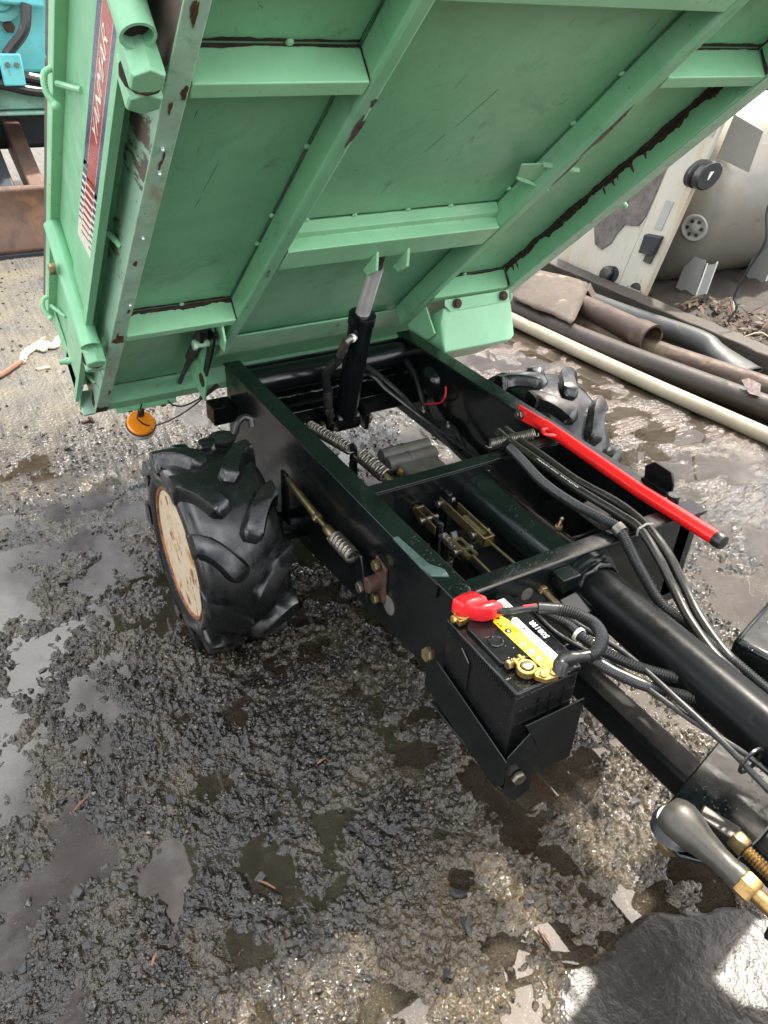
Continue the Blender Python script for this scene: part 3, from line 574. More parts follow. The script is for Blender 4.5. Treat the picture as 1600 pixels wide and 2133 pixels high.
# ---- red lever
lev = part('release_lever', MB().tube([(.517, .425, .0175), (.517, .39, .018), (.514, .10, .012), (.512, -.098, .018)], [.0125, .0145, .0145, .0145], 20), 'red')
part('lever_lug', MB().prism([(.511, .49, .030), (.511, .478, -.004), (.511, .40, .004), (.511, .40, .0325)], (.007, 0, 0)), 'red', lev, bevel=.001)
part('lever_cap', MB().lathe([(.0152, 0), (.0155, .004), (.0155, .013), (.013, .018), (.006, .0195)], (.512, -.092, .0178), (-.01, -1, .03), 20), 'hose', lev)
part('lever_loop', MB().tube(smooth_path([(.505, .372, .022), (.482, .366, .030), (.474, .352, .030), (.482, .340, .029), (.505, .342, .020)], 5), .0042, 8), 'red', lev)
part('pivot_bolt', MB().hexa((.511, .476, .012), (-1, 0, 0), .0125, .009).hexa((.502, .476, .012), (-1, 0, 0), .007, .006, 10), 'steel', lev)
lb = part('lever_rest', MB().prism([(.578, .145, .003), (.575, .148, .028), (.575, .128, .048), (.575, .082, .047), (.575, .070, .022), (.578, .072, .003)], (.006, 0, 0)).box(.566, .584, .074, .143, .0015, .006), 'black', bevel=.001)
part('rail_end_bracket', MB().box(.54, .585, -.014, .03, .002, .012), 'black', bevel=.002)
part('rubber_stop', MB().cyl((.552, .045, .002), (.552, .045, .022), .012, 14), 'hose')
# ---- front plate extras
for xx in (.395, .437):
    part('bolt', MB().hexa((xx, .018, .002), (0, 0, 1), .0085, .007).cyl((xx, .018, .001), (xx, .018, .003), .013, 14), 'zinc')
part('bolt', MB().hexa((.435, .362, .001), (0, 0, 1), .0085, .007).cyl((.435, .362, 0), (.435, .362, .002), .013, 14), 'zinc')
part('hose_clamp_plate', MB().box(.378, .46, .006, .030, .0018, .0045), 'black_top', bevel=.001)
part('hose_clamp_plate', MB().box(.38, .50, .350, .374, .0004, .003), 'black_top', bevel=.001)

# ---- draw tube and front frame
dt = part('draw_tube', MB().cyl((.292, -.004, -.062), (.292, -.80, -.075), .046, 36), 'black_semi')
part('tube_flange', MB().lathe([(.046, 0), (.062, .0), (.062, .012), (.057, .014), (.057, .022), (.048, .026)], (.292, -.002, -.062), (0, -1, 0), 36), 'black', dt)
part('weld_bead', MB().tube([(.292 + .050 * math.cos(a), -.030 + .002 * math.sin(9 * a), -.062 + .050 * math.sin(a)) for a in [i * 2 * math.pi / 48 for i in range(49)]], [.0048 + .0012 * math.sin(i * 2.3) for i in range(49)], 8), 'black', dt)
part('tube_gusset', MB().prism([(.238, -.004, -.045), (.250, -.10, -.06), (.250, -.004, -.11)], (.006, 0, 0)), 'black', dt, bevel=.001)
part('stop_block', MB().box(.205, .245, -.034, -.0005, -.040, -.010), 'black_top', bevel=.002)
part('stop_block', MB().prism([(.205, -.03, -.055), (.25, -.03, -.048), (.25, -.075, -.065), (.21, -.07, -.07)], (0, 0, -.012)), 'black_top', bevel=.002)
part('plate_hole', MB().lathe([(.013, 0), (.013, .001)], (.155, -.0004, -.045), (0, -1, 0), 18), 'cast')
part('lower_draw_bar', MB().box(.238, .294, -.62, -.005, -.270, -.216), 'black_semi', bevel=.008)
sp_ = part('steering_plate', MB().prism([(.375, -.310, -.20), (.145, -.370, -.20), (.125, -.398, -.20), (.115, -.435, -.20), (.165, -.485, -.20), (.245, -.475, -.20), (.62, -.40, -.20), (.64, -.33, -.20)], (0, 0, -.012)), 'black_top', bevel=.003)
part('adjuster_block', MB().prism([(.165, -.415, -.196), (.190, -.405, -.196), (.207, -.46, -.196), (.182, -.47, -.196)], (0, 0, .030)), 'cast_dark', sp_, bevel=.003)
part('adjuster_nut', MB().hexa((.190, -.462, -.175), (-.02, -1, -.05), .017, .022), 'zinc', sp_)
adj = MB(); 
for i in range(14): adj.lathe([(.0085, 0), (.0105, .0025), (.0085, .005)], (.1896, -.484 - i * .005, -.176), (0, -1, 0), 12)
part('adjuster_thread', adj, 'brass_dull', sp_)
bj = part('ball_joint', MB().lathe([(.006, -.002), (.024, .003), (.0300, .014), (.0320, .026), (.0290, .042), (.0220, .066), (.0175, .092), (.0168, .112), (.0188, .118), (.0188, .128), (.013, .130)], (.128, -.385, -.160), (.10, -1, -.07), 32), 'cast_dark')
part('ball_joint_boot', MB().lathe([(.030, 0), (.036, -.008), (.030, -.014), (.035, -.020), (.028, -.027)], (.130, -.408, -.165), (0, 0, 1), 24), 'hose', bj)
part('ball_joint_stud_nut', MB().hexa((.130, -.408, -.212), (0, 0, -1), .018, .018), 'zinc', bj)
part('jam_nut', MB().hexa((.140, -.512, -.169), (.10, -1, -.07), .0195, .024), 'brass_dull', bj)
part('tie_rod', MB().cyl((.142, -.533, -.1705), (.172, -.83, -.191), .0115, 18), 'brass_dull', bj)
part('steering_arm', MB().prism([(.19, -.555, -.30), (.30, -.52, -.30), (.40, -.60, -.30), (.30, -.72, -.30), (.22, -.62, -.30)], (0, 0, .10)), 'black', bevel=.006)
part('hood_box', MB().prism([(.425, -.235, -.13), (.62, -.18, -.13), (.66, -.33, -.13), (.45, -.335, -.13)], (0, 0, .055)), 'black_top', bevel=.012, seg=3)

# ---- hoses at the front
part('corrugated_conduit', corrugated(MB(), [(.388, .372, .014), (.367, .289, .018), (.350, .203, .018), (.352, .122, .018), (.366, .05, .018), (.372, .011, .016), (.352, -.064, -.01), (.345, -.132, -.04), (.365, -.18, -.06), (.364, -.253, -.06), (.368, -.347, -.07), (.38, -.50, -.09)], .0105), 'hose')
part('conduit_clip', MB().lathe([(.0135, -.008), (.0135, .008), (.0105, .008), (.0105, -.008)], (.3725, .012, .016), (.02, -1, -.25), 20, True).box(.372, .40, .008, .022, .001, .006), 'steel')
part('conduit_clip', MB().lathe([(.0135, -.007), (.0135, .007), (.0105, .007), (.0105, -.007)], (.386, .362, .014), (-.2, -1, .0), 20, True), 'black_top')
hB = [(.430, .43, .012), (.416, .358, .02), (.417, .287, .02), (.415, .179, .02), (.43, .072, .02), (.42, -.013, .02), (.413, -.078, .0), (.408, -.126, -.03), (.386, -.19, -.05), (.364, -.272, -.06), (.379, -.342, -.08), (.40, -.5, -.1)]
hC = [(.408, .43, .012), (.394, .357, .02), (.395, .275, .02), (.394, .158, .02), (.404, .048, .02), (.404, -.007, .02), (.393, -.07, .0), (.388, -.118, -.03), (.367, -.182, -.05), (.346, -.264, -.06), (.366, -.338, -.08), (.38, -.5, -.1)]
part('hydraulic_hose', MB().tube(smooth_path(hB, 8), .0088, 14), 'hose_olive')
hc = part('hydraulic_hose', MB().tube(smooth_path(hC, 8), .0088, 14), 'hose_olive')
part('hose_tie', MB().tube([(.3945, -.012, .026), (.412, -.012, .031), (.43, -.012, .026), (.43, -.012, .014), (.3945, -.012, .012), (.3945, -.012, .026)], .0024, 6), 'tie')
tm = text_mesh('PASCALART POWER  MADE IN JAPAN', .0075)
part('hose_print', tm.map(lambda x, y, z: (.3945 - .0045 + y * .8 - .002 * 0, .21 - x, .0283 + z - abs(y) * .2)), 'swhite', hc)
# ---- cables by the battery
part('battery_cable', MB().tube(smooth_path([(.030, -.048, .006), (.047, -.075, .018), (.074, -.089, .024), (.095, -.10, .025)], 6), .0055, 10), 'hose')
part('cable_sleeve', MB().tube([(.088, -.097, .025), (.118, -.120, .027)], .0095, 12), 'hose')
part('cable_stripe', MB().tube([(.066, -.0855, .0275), (.086, -.094, .0295)], .0022, 6), 'wire_red')
part('corrugated_conduit', corrugated(MB(), [(.112, -.116, .026), (.129, -.140, .028), (.138, -.170, .028), (.130, -.196, .026), (.108, -.212, .022), (.090, -.213, .018)], .0105, .004), 'hose')
part('corrugated_conduit', corrugated(MB(), [(.125, -.06, -.02), (.151, -.105, -.03), (.153, -.145, -.03), (.17, -.179, -.04), (.204, -.222, -.05), (.245, -.257, -.06), (.299, -.31, -.07), (.344, -.369, -.08), (.40, -.46, -.09)], .0095), 'hose')
part('corrugated_conduit', corrugated(MB(), [(.10, -.209, .008), (.135, -.231, -.02), (.196, -.254, -.06), (.253, -.302, -.07), (.342, -.374, -.09), (.40, -.43, -.1)], .0095), 'hose')
part('cable_tie', MB().lathe([(.0125, -.003), (.0125, .003), (.0105, .003), (.0105, -.003)], (.152, -.135, -.03), (.05, -1, 0), 16, True), 'swhite')
part('control_cable', MB().tube(smooth_path([(.187, .0, -.045), (.182, -.076, -.05), (.207, -.187, -.05), (.206, -.309, -.05), (.21, -.398, -.06), (.219, -.46, -.08), (.24, -.6, -.12)], 8), .0048, 10), 'hose')
part('control_cable', MB().tube(smooth_path([(.148, -.02, -.055), (.148, -.093, -.06), (.184, -.213, -.06), (.203, -.334, -.06), (.232, -.413, -.07), (.25, -.48, -.09), (.26, -.6, -.13)], 8), .0045, 10), 'hose')
part('cable_end', MB().hexa((.187, .0, -.045), (0, -1, 0), .010, .012).cyl((.187, -.012, -.045), (.1862, -.05, -.047), .0065, 12), 'zinc')
part('cable_loop', MB().tube([(.225 + .022 * math.cos(a), -.425, -.065 + .022 * math.sin(a)) for a in [i * 2 * math.pi / 20 for i in range(21)]], .003, 6), 'hose')

# ---- battery tray
tray = part('battery_tray', MB().box(-.034, .108, -.2085, .0, -.2245, -.2205).prism([(-.010, -.2085, -.082), (.108, -.2085, -.082), (.108, -.2085, -.222), (.028, -.2085, -.222), (.028, -.2085, -.17), (.018, -.2085, -.135)], (0, -.003, 0)), 'black', bevel=.001)
part('tray_side', MB().prism([(-.033, .018, -.105), (-.033, -.212, -.152), (-.033, -.212, -.205), (-.033, -.195, -.232), (-.033, .018, -.195)], (-.003, 0, 0)), 'black', tray, bevel=.001)
part('tray_flange', MB().prism([(-.036, -.210, -.140), (.0, -.2125, -.10), (.022, -.2125, -.150), (.026, -.2125, -.252), (-.005, -.2125, -.262), (-.030, -.211, -.232)], (0, -.0025, 0)), 'black', tray, bevel=.001)
part('bolt', MB().hexa((-.036, .008, -.110), (-1, 0, .3), .0135, .012), 'zinc', tray)
part('bolt', MB().hexa((-.012, -.2155, -.192), (-.1, -1, 0), .012, .010), 'steel', tray)

# ---- wheels
def tyre_mb(side):
    mb = MB(); w = .1
    prof = [(.150, -.086), (.160, -.094), (.178, -.0995), (.196, -.0985), (.205, -.090), (.2105, -.070), (.2140, -.035), (.2150, 0), (.2140, .035), (.2105, .070), (.205, .090), (.196, .0985), (.178, .0995), (.160, .094), (.150, .086)]
    mb.lathe(prof, (0, 0, 0), (1, 0, 0), 96, True)
    def pt(u, v, r):            # v metres round the tread, from the top towards the front
        a = v / .23; return (u, -r * math.sin(a), r * math.cos(a))
    XS = ((-1.42, 0), (-1.16, .42), (-1.0, .80), (-.82, .97), (-.42, 1.0), (0, 1.0), (.42, 1.0), (.82, .97), (1.0, .80), (1.16, .42), (1.42, 0))
    NC = len(XS); NR = 15
    for sg in (-1, 1):
        for k in range(10):
            v0 = R(-20 + 36 * k + (18 if sg > 0 else 0)) * .23
            def mid(p):
                return (sg * (.100 - .086 * p), v0 + .100 * (p ** 1.7) - .004)
            rows = []
            for i in range(-2, NR):
                p = max(0, i) / (NR - 1); u, v = mid(p); a_ = mid(max(p - .05, 0)); b_ = mid(min(p + .05, 1)); du, dv = b_[0] - a_[0], b_[1] - a_[1]; L = math.hypot(du, dv); nu, nv = -dv / L, du / L
                if nv * sg > 0 and False: nu, nv = -nu, -nv
                bl_ = min(1, p / .28); nu *= bl_; nv = math.copysign(math.sqrt(max(0, 1 - nu * nu)), nv)
                hw = .0225 - .0035 * math.sin(p * 3.14) + .001 * p
                end = 1.0 if p < .86 else math.sqrt(max(0, 1 - ((p - .86) / .15) ** 2)); hw *= .35 + .65 * end
                rt = .2385 - .006 * (u / .1) ** 2; rb = (.209 if abs(u) < .08 else .197) - .004; hgt = (rt - rb) * (.25 + .75 * end)
                if i == -1: rt = .214; hgt = rt - rb + .004; u = sg * .1035
                if i == -2: rt = .190; rb = .184; hgt = .006; u = sg * .1025
                row = []
                for (o, f) in XS:
                    uu = u + nu * o * hw; uu = max(-.1045, min(.1045, uu))
                    row.append(pt(uu, v + nv * o * hw, rb + hgt * f))
                rows.append(row)
            m = len(rows); vs = [q for r_ in rows for q in r_]
            fs = [(i * NC + j, i * NC + j + 1, (i + 1) * NC + j + 1, (i + 1) * NC + j) for i in range(m - 1) for j in range(NC - 1)] + [(i * NC + NC - 1, i * NC, (i + 1) * NC, (i + 1) * NC + NC - 1) for i in range(m - 1)]
            fs += [tuple(range(NC))[::-1], tuple(range((m - 1) * NC, m * NC))]
            mb.add(vs, fs)
    return mb
for xc, sgn in ((-.190, -1), (.762, 1)):
    wh = bpy.data.objects.new('wheel', None); col.objects.link(wh); wh.parent = car; wh.location = (xc, .672, .243); wh.scale = (1, 1.03, 1.03); wh.empty_display_size = .1
    obj('tyre', tyre_mb(sgn), 'rubber', wh, sharp=42)
    o_ = sgn
    obj('rim', MB().lathe([(.1475, o_ * .0875), (.1455, o_ * .082), (.142, o_ * .055), (.136, o_ * .012), (.128, -o_ * .004), (.115, -o_ * .010), (.07, -o_ * .012), (.058, o_ * .004), (.05, o_ * .010), (.01, o_ * .012)], (0, 0, 0), (1, 0, 0), 64), 'rim', wh)
    obj('rim_flange', MB().lathe([(.1440, o_ * .0855), (.1475, o_ * .0915), (.1530, o_ * .0925), (.1555, o_ * .088), (.152, o_ * .080), (.1485, o_ * .078)], (0, 0, 0), (1, 0, 0), 64, True), 'rim_rust', wh)
    for k in range(5):
        a = 2 * math.pi * k / 5
        obj('wheel_nut', MB().hexa((-o_ * .010, .085 * math.cos(a), .085 * math.sin(a)), (o_, 0, 0), .012, .012), 'rusty_bolt', wh)
part('hook', MB().tube(smooth_path([(-.105, .752, -.035), (-.095, .752, -.022), (-.088, .755, -.006), (-.072, .758, .004), (-.058, .755, -.002), (-.056, .748, -.018)], 5), .008, 10).lathe([(.03, 0), (.032, .006), (.02, .012)], (-.128, .75, -.035), (0, 0, 1), 16), 'hose')
part('hub', MB().cyl((-.10, .672, -.262), (-.04, .672, -.262), .055, 20), 'black', bevel=.004)

# ================================================================== tipped bed
bed = obj('dump_bed', MB().box(-.30, .872, -1.12, .45, .056, .060), 'green', car, xf=Bc)
tag(bed, 'green steel dump bed seen from below, rusty at the seams')
def bp(name, mb, mat, bevel=0.0, **k): return obj(name, mb, mat, bed, xf=Bc, bevel=bevel, **k)
for x0 in (-.011, .551):
    bp('floor_beam', MB().box(x0, x0 + .031, -.81, .449, 0, .0545), 'green', bevel=.007, seg=3)
def crossbar(x0, x1, s, w=.028):
    mb = MB(); mb.prism([(x0, s + .004, .0545), (x0, s, .0), (x0, s - w, .0), (x0, s - w, .004), (x0, s - .004, .004), (x0, s - .001, .0545)], (x1 - x0, 0, 0)); return mb
for (x0, x1, s) in ((-.268, -.012, .250), (-.268, -.012, -.575), (.583, .840, .250), (.583, .840, -.640), (.021, .550, .425)):
    bp('crossbar', crossbar(x0, x1, s), 'green_lit', bevel=.002)
bp('crossbar', MB().prism([(.021, -.232, .0545), (.021, -.236, .030), (.021, -.252, .028), (.021, -.252, .0), (.021, -.330, .0), (.021, -.330, .004), (.021, -.256, .004), (.021, -.256, .0545)], (.529, 0, 0)), 'green_lit', bevel=.002)
bp('weld_strip', MB().tube([(.03 + i * .0133, -.2525, .0285 + .0012 * math.sin(i * 1.9)) for i in range(40)], .0012, 5), 'seam_rust')
# edge rails
er = bp('edge_rail', MB().box(-.303, -.2985, -1.125, .452, .0015, .118), 'green_scraped', bevel=.001)
bp('edge_rail_flange', MB().box(-.3025, -.270, -1.125, .452, 0, .0045), 'green_worn_lit', bevel=.0015)
bp('edge_rail', MB().box(.842, .8795, -1.125, .452, .0, .055), 'green', bevel=.003)
bp('edge_rail_flange', MB().box(.8425, .8815, -1.125, .452, -.0045, -.0003), 'green_worn_lit', bevel=.0012)
# left drop side: skin, lips and posts
bp('side_panel', MB().prism([(-.331, 0, .040), (-.346, 0, .040), (-.346, 0, .060), (-.338, 0, .068), (-.338, 0, .165), (-.332, 0, .185), (-.332, 0, .290), (-.328, 0, .290), (-.328, 0, .06)], (0, 1, 0)).map(lambda x, s, t: (x, -1.118 + s * 1.565, t)), 'green', bevel=.0008)
bp('side_panel_lip', MB().box(-.352, -.327, -1.118, .449, .2905, .2945).box(-.352, -.348, -1.118, .449, .294, .322), 'green_lit', bevel=.0012)
bp('side_panel_sill', MB().box(-.327, -.3035, -1.118, .449, .085, .089), 'green', bevel=.001)
bp('side_board', MB().box(-.346, -.320, -.16, .449, .3235, .362), 'wood_grey', bevel=.003)
bp('side_board', MB().box(-.347, -.322, -1.10, -.165, .3235, .360), 'wood_grey', bevel=.003)
bp('rear_gusset', MB().prism([(-.338, -1.135, .02), (-.338, -1.118, .30), (-.338, -1.06, .30), (-.338, -1.03, .05)], (.004, 0, 0)), 'green', bevel=.001)
bp('rear_corner_plate', MB().box(-.335, -.300, -1.135, -1.122, .0, .07), 'green_worn_lit', bevel=.002)
bp('side_panel', MB().box(.905, .930, -1.118, .449, .045, .30), 'green', bevel=.002)
bp('front_panel', MB().box(-.298, .872, .4535, .460, .0, .33), 'green', bevel=.001)
bp('tailgate', MB().box(-.298, .872, -1.133, -1.1265, .05, .30), 'green', bevel=.001)
# stake sockets on the left side
for s0, top in ((.330, .42), (-.600, .285)):
    bp('stake_tube', MB().lathe([(.0215, 0), (.0215, top + .005), (.0175, top + .005), (.0175, 0)], (-.345, s0, .0), (0, 0, 1), 24, True), 'green')
    bp('stake_hole', MB().lathe([(.0172, .0), (.0172, .002)], (-.345, s0, .014), (0, 0, 1), 20), 'seam_rust')
    bp('socket_collar', MB().lathe([(.002, -.030), (.0215, -.030), (.0235, -.026), (.0235, .020), (.021, .022)], (-.338, s0 - .036, .0), (0, 0, 1), 6), 'green', bevel=.0012, sharp=18)
    bp('socket_bracket', MB().lathe([(.002, -.034), (.022, -.034), (.0245, -.030), (.0245, .020), (.0225, .022)], (-.336, s0 - .074, .006), (0, .12, 1), 6), 'green', bevel=.0012, sharp=18)
    bp('socket_gap', MB().lathe([(.0268, .0), (.0268, .0035)], (-.337, s0 - .055, -.006), (0, 1, 0), 12), 'seam_rust')
bp('stake_bolt', MB().hexa((-.372, -.585, .180), (-1, 0, 0), .012, .012).cyl((-.372, -.585, .18), (-.376, -.585, .18), .014, 12), 'zinc')
bp('clamp_bolt', MB().hexa((-.345, -.64, .018), (0, -.3, -1), .012, .010).cyl((-.345, -.643, .008), (-.345, -.65, -.012), .007, 10).hexa((-.345, -.65, -.010), (0, -.3, -1), .013, .010), 'rusty_bolt')
bp('pin_stud', MB().cyl((-.338, -1.045, .135), (-.352, -1.045, .135), .010, 12).cyl((-.352, -1.045, .135), (-.366, -1.045, .135), .0075, 12), 'green_worn_lit')
for s0, x0 in ((-.225, -.303), (-.965, -.303)):
    bp('rope_hook', MB().tube(smooth_path([(x0, s0, .035), (x0 - .012, s0 - .002, .058), (x0 - .022, s0 - .012, .070), (x0 - .030, s0 - .036, .066), (x0 - .030, s0 - .068, .056)], 5), .0058, 10).ball(Vector((x0 - .030, s0 - .072, .055)), .0088), 'green_lit')
for s0 in (-.115, -.99):
    bp('lip_stay', MB().cyl((-.350, s0, .272), (-.333, s0 + .075, .205), .0052, 8), 'green')
    bp('rope_hook', MB().tube(smooth_path([(-.352, s0, .300), (-.366, s0 - .004, .292), (-.368, s0 - .018, .272), (-.360, s0 - .024, .255)], 5), .0055, 10).ball(Vector((-.358, s0 - .025, .250)), .008), 'green_lit')
bp('rope_hook', MB().tube(smooth_path([(.882, -.20, .01), (.90, -.205, .0), (.912, -.215, .0), (.915, -.225, .010)], 5), .0055, 10).ball(Vector((.916, -.222, .004)), .0085), 'green_lit')
bp('rope_hook', MB().tube(smooth_path([(.882, -.70, .01), (.892, -.705, -.006), (.892, -.72, -.015), (.884, -.735, -.014)], 5), .005, 10), 'green_worn_lit')
# sticker on the left side skin (runs up the bed)
SX = -.3384
def band(name, s0, s1, t0, t1, mat, sk=0.0, dx=0.0):
    bp(name, MB().prism([(SX - dx, s0, t0), (SX - dx, s1, t0), (SX - dx, s1 - sk, t1), (SX - dx, s0 - sk, t1)], (-.0003, 0, 0)), mat)
band('sticker_band', -.13, .33, .138, .156, 'navy', .03)
band('sticker_band', -.13, .30, .094, .1355, 'sred', .04)
band('sticker_band', -.13, .33, .074, .092, 'navy', .03)
for k in range(9):
    a = -.145 - k * .021; w = .0165 - k * .0014
    band('sticker_stripe', a, a + w, .094, .1355, 'sred', .035); band('sticker_stripe', a, a + w, .138, .156, 'navy', .015); band('sticker_stripe', a, a + w, .074, .092, 'navy', .015)
band('sticker_ground', -.345, -.128, .0735, .1565, 'swhite', .05, -.00025)
bp('sticker_edge', MB().box(SX - .0004, SX, -.13, .32, .1357, .1370).box(SX - .0004, SX, -.13, .32, .0925, .0935), 'swhite')
tm = text_mesh('YANMAR', .036, shear=.45, bold=-.0003)
bp('sticker_lettering', tm.map(lambda x, y, z: (SX - .0007 - z, .075 + x * 1.6, .1145 + y)), 'swhite')
# rear: hinge ears, strut, lamp rail and lamp
bp('rear_crossbar', MB().prism([(-.268, -1.075, .0545), (-.268, -1.080, .006), (-.268, -1.118, .0), (-.268, -1.120, .0045), (-.268, -1.086, .010), (-.268, -1.082, .0545)], (1.105, 0, 0)), 'green', bevel=.0015)
bp('lamp_rail', MB().box(-.245, -.07, -1.133, -1.1265, -.012, .010), 'green', bevel=.002)
bp('hinge_ear', MB().prism([(-.040, -.60, .03), (-.040, -.625, -.030), (-.040, -.66, -.042), (-.040, -.70, .03)], (.006, 0, 0)), 'green_lit', bevel=.002)
bp('hinge_plate', MB().prism([(-.052, -.62, .055), (-.052, -.66, .0), (-.052, -.82, -.05), (-.052, -.91, -.085), (-.052, -.93, -.055), (-.052, -.97, .055)], (.006, 0, 0)), 'green', bevel=.002)
bp('hinge_hole', MB().lathe([(.019, 0), (.019, .0015)], (-.0525, -.865, -.040), (-1, 0, 0), 20), 'seam_rust')
bp('hinge_arm', MB().prism([(-.060, -.62, -.01), (-.060, -.66, -.022), (-.060, -.71, -.035), (-.060, -.80, -.055), (-.060, -.805, -.032), (-.060, -.72, -.008), (-.060, -.66, .02)], (.008, 0, 0)), 'black', bevel=.003)
bp('hinge_arm', MB().prism([(-.085, -.61, .045), (-.085, -.65, .045), (-.085, -.70, .005), (-.085, -.67, -.01)], (.010, 0, 0)), 'black', bevel=.003)
bp('hinge_bolt', MB().cyl((-.09, -.685, -.005), (-.02, -.685, -.005), .009, 12).hexa((-.09, -.685, -.005), (-1, 0, 0), .013, .01), 'green_worn_lit')
bp('latch_strut', MB().tube([(-.075, -.60, .020), (-.068, -.80, .024), (-.066, -.86, .026)], .013, 14).tube([(-.066, -.86, .026), (-.062, -1.06, .024)], .0065, 10), 'dark_steel')
bp('latch_tab', MB().prism([(-.072, -1.05, .04), (-.072, -1.10, .012), (-.072, -1.14, .0), (-.072, -1.09, .05)], (.005, 0, 0)), 'green', bevel=.001)
bp('rail_bolt', MB().hexa((-.205, -1.1345, -.002), (0, -1, 0), .011, .010), 'rusty_bolt')
bp('rail_bolt', MB().hexa((-.108, -1.1345, -.004), (0, -1, 0), .012, .010), 'rusty_bolt')
la = Vector((-.04, -.58, .81)).normalized(); lc = Vector((-.172, 1.392, -.300))
lamp = obj('indicator_lamp', MB().lathe([(.012, -.004), (.040, -.004), (.0425, .0), (.0425, .024), (.040, .027)], lc, la, 32), 'lamp_white', bed, xf=Cc)
obj('lamp_lens', MB().lathe([(.0415, .0275), (.0415, .036), (.037, .041), (.025, .0435), (.008, .0445)], lc, la, 32), 'amber', bed, xf=Cc)
obj('lamp_gasket', MB().lathe([(.0435, .0235), (.0445, .0255), (.0435, .0285), (.041, .0285), (.041, .0235)], lc, la, 32, True), 'hose', bed, xf=Cc)
obj('lamp_stalk', MB().tube([lc + Vector((.0, .0, .01)), (-.165, 1.375, -.22)], .010, 8), 'hose', bed, xf=Cc)
obj('lamp_wire', MB().tube(smooth_path([(-.175, 1.315, -.185), (-.185, 1.31, -.205), (-.190, 1.325, -.225), (-.185, 1.345, -.248), (-.165, 1.345, -.270), (-.13, 1.36, -.285), (-.07, 1.34, -.26), (-.02, 1.30, -.21), (.0, 1.27, -.175)], 6), .0026, 6), 'hose', bed, xf=Cc)
obj('lamp_wire', MB().tube(smooth_path([(-.10, 1.31, -.19), (-.085, 1.32, -.21), (-.055, 1.32, -.22), (-.02, 1.30, -.20), (.01, 1.26, -.165), (.02, 1.22, -.13)], 6), .0026, 6), 'hose', bed, xf=Cc)
obj('wire_sleeve', MB().tube([(-.01, 1.28, -.185), (.02, 1.215, -.125)], .007, 8), 'hose', bed, xf=Cc)
# lamp box on the right
box = bp('lamp_box', MB().prism([(.624, -.675, -.020), (.860, -.675, -.020), (.868, -.69, -.038), (.862, -.712, -.125), (.850, -.72, -.135), (.610, -.72, -.135), (.616, -.70, -.05)], (-.015, -.17, .025)), 'green_lit', bevel=.004)
bp('lamp_box_flange', MB().prism([(.624, -.655, -.004), (.852, -.655, -.004), (.852, -.672, -.032), (.642, -.672, -.034), (.624, -.664, -.018)], (0, -.003, .001)), 'green_lit', bevel=.0008)
for xx in (.662, .826):
    bp('flange_bolt', MB().hexa((xx, -.6595, -.018), (0, 1, -.5), .0105, .009).cyl((xx, -.66, -.018), (xx, -.655, -.0205), .014, 12), 'rusty_bolt')
bp('hinge_rib', MB().box(.585, .590, -.82, -.70, -.08, .0), 'green_lit', bevel=.001)
bp('rear_floor_plate', MB().box(.022, .549, -.93, -.805, .040, .046), 'green', bevel=.001)
# clip bracket at the right beam
bp('clip_bracket', MB().prism([(.478, -.045, .030), (.500, -.090, .030), (.553, -.100, .022), (.560, -.070, .022), (.530, -.040, .026)], (0, 0, .003)).prism([(.530, -.040, .026), (.610, -.030, .0), (.612, -.034, -.004), (.532, -.046, .022)], (0, 0, .006)).prism([(.500, -.09, .030), (.585, -.105, .0), (.587, -.108, .0), (.50, -.095, .026)], (0, 0, .006)), 'green_lit', bevel=.0008)
for xs in (.245, .325):
    bp('rod_ear', MB().prism([(xs, -.300, .0), (xs, -.385, .0), (xs, -.372, -.022), (xs, -.330, -.030)], (.008, 0, 0)), 'green_lit', bevel=.002)
# rust along the seams (ragged strips lying on the plates)
def seam(pa, pb, n, w, up, mat='seam_rust', off=.0012, jag=.5, lift=(0, 0, 0)):
    a = Vector(pa); b = Vector(pb); u = Vector(up); L = Vector(lift); k = max(6, int((b - a).length / .004)); lo = []; hi = []
    r1 = random.Random(n); k = max(8, int((b - a).length / .0025))
    def oct_(cell):
        g = [r1.random() for _ in range(int(k / cell) + 3)]
        def f(i):
            q = i / cell; j = int(q); w_ = q - j; w_ = w_ * w_ * (3 - 2 * w_); return g[j] * (1 - w_) + g[j + 1] * w_
        return f
    n1, n2, n3 = oct_(22), oct_(7), oct_(2.2)
    for i in range(k + 1):
        p = a.lerp(b, i / k); m = .55 * n1(i) + .30 * n2(i) + .15 * jag * 2 * n3(i)
        lo.append(p + L); hi.append(p + L + u * (w * (.12 + 1.05 * m)))
    vs = lo + hi; m = k + 1
    bp('seam_rust', MB().add(vs, [(i, i + 1, m + i + 1, m + i) for i in range(k)]), mat, flat=True)
seam((-.268, .2565, .0552), (-.012, .2565, .0552), 1, .008, (0, 1, 0)); seam((-.268, .2550, .0535), (-.012, .2550, .0535), 2, .007, (0, -.07, -1))
seam((-.268, -.5690, .0552), (-.012, -.5690, .0552), 3, .013, (0, 1, 0)); seam((-.268, -.5700, .0535), (-.012, -.5700, .0535), 4, .020, (0, -.07, -1))
seam((.583, .2565, .0552), (.840, .2565, .0552), 5, .010, (0, 1, 0)); seam((.583, .2550, .0535), (.840, .2550, .0535), 6, .006, (0, -.07, -1))
seam((.583, -.6340, .0552), (.840, -.6340, .0552), 7, .010, (0, 1, 0)); seam((.583, -.6350, .0535), (.840, -.6350, .0535), 8, .008, (0, -.07, -1))
seam((.8410, -.63, .0552), (.8410, .24, .0552), 9, .016, (-1, 0, 0), jag=.8); seam((.8412, -.63, .054), (.8412, .24, .054), 10, .017, (0, 0, -1), jag=.9)
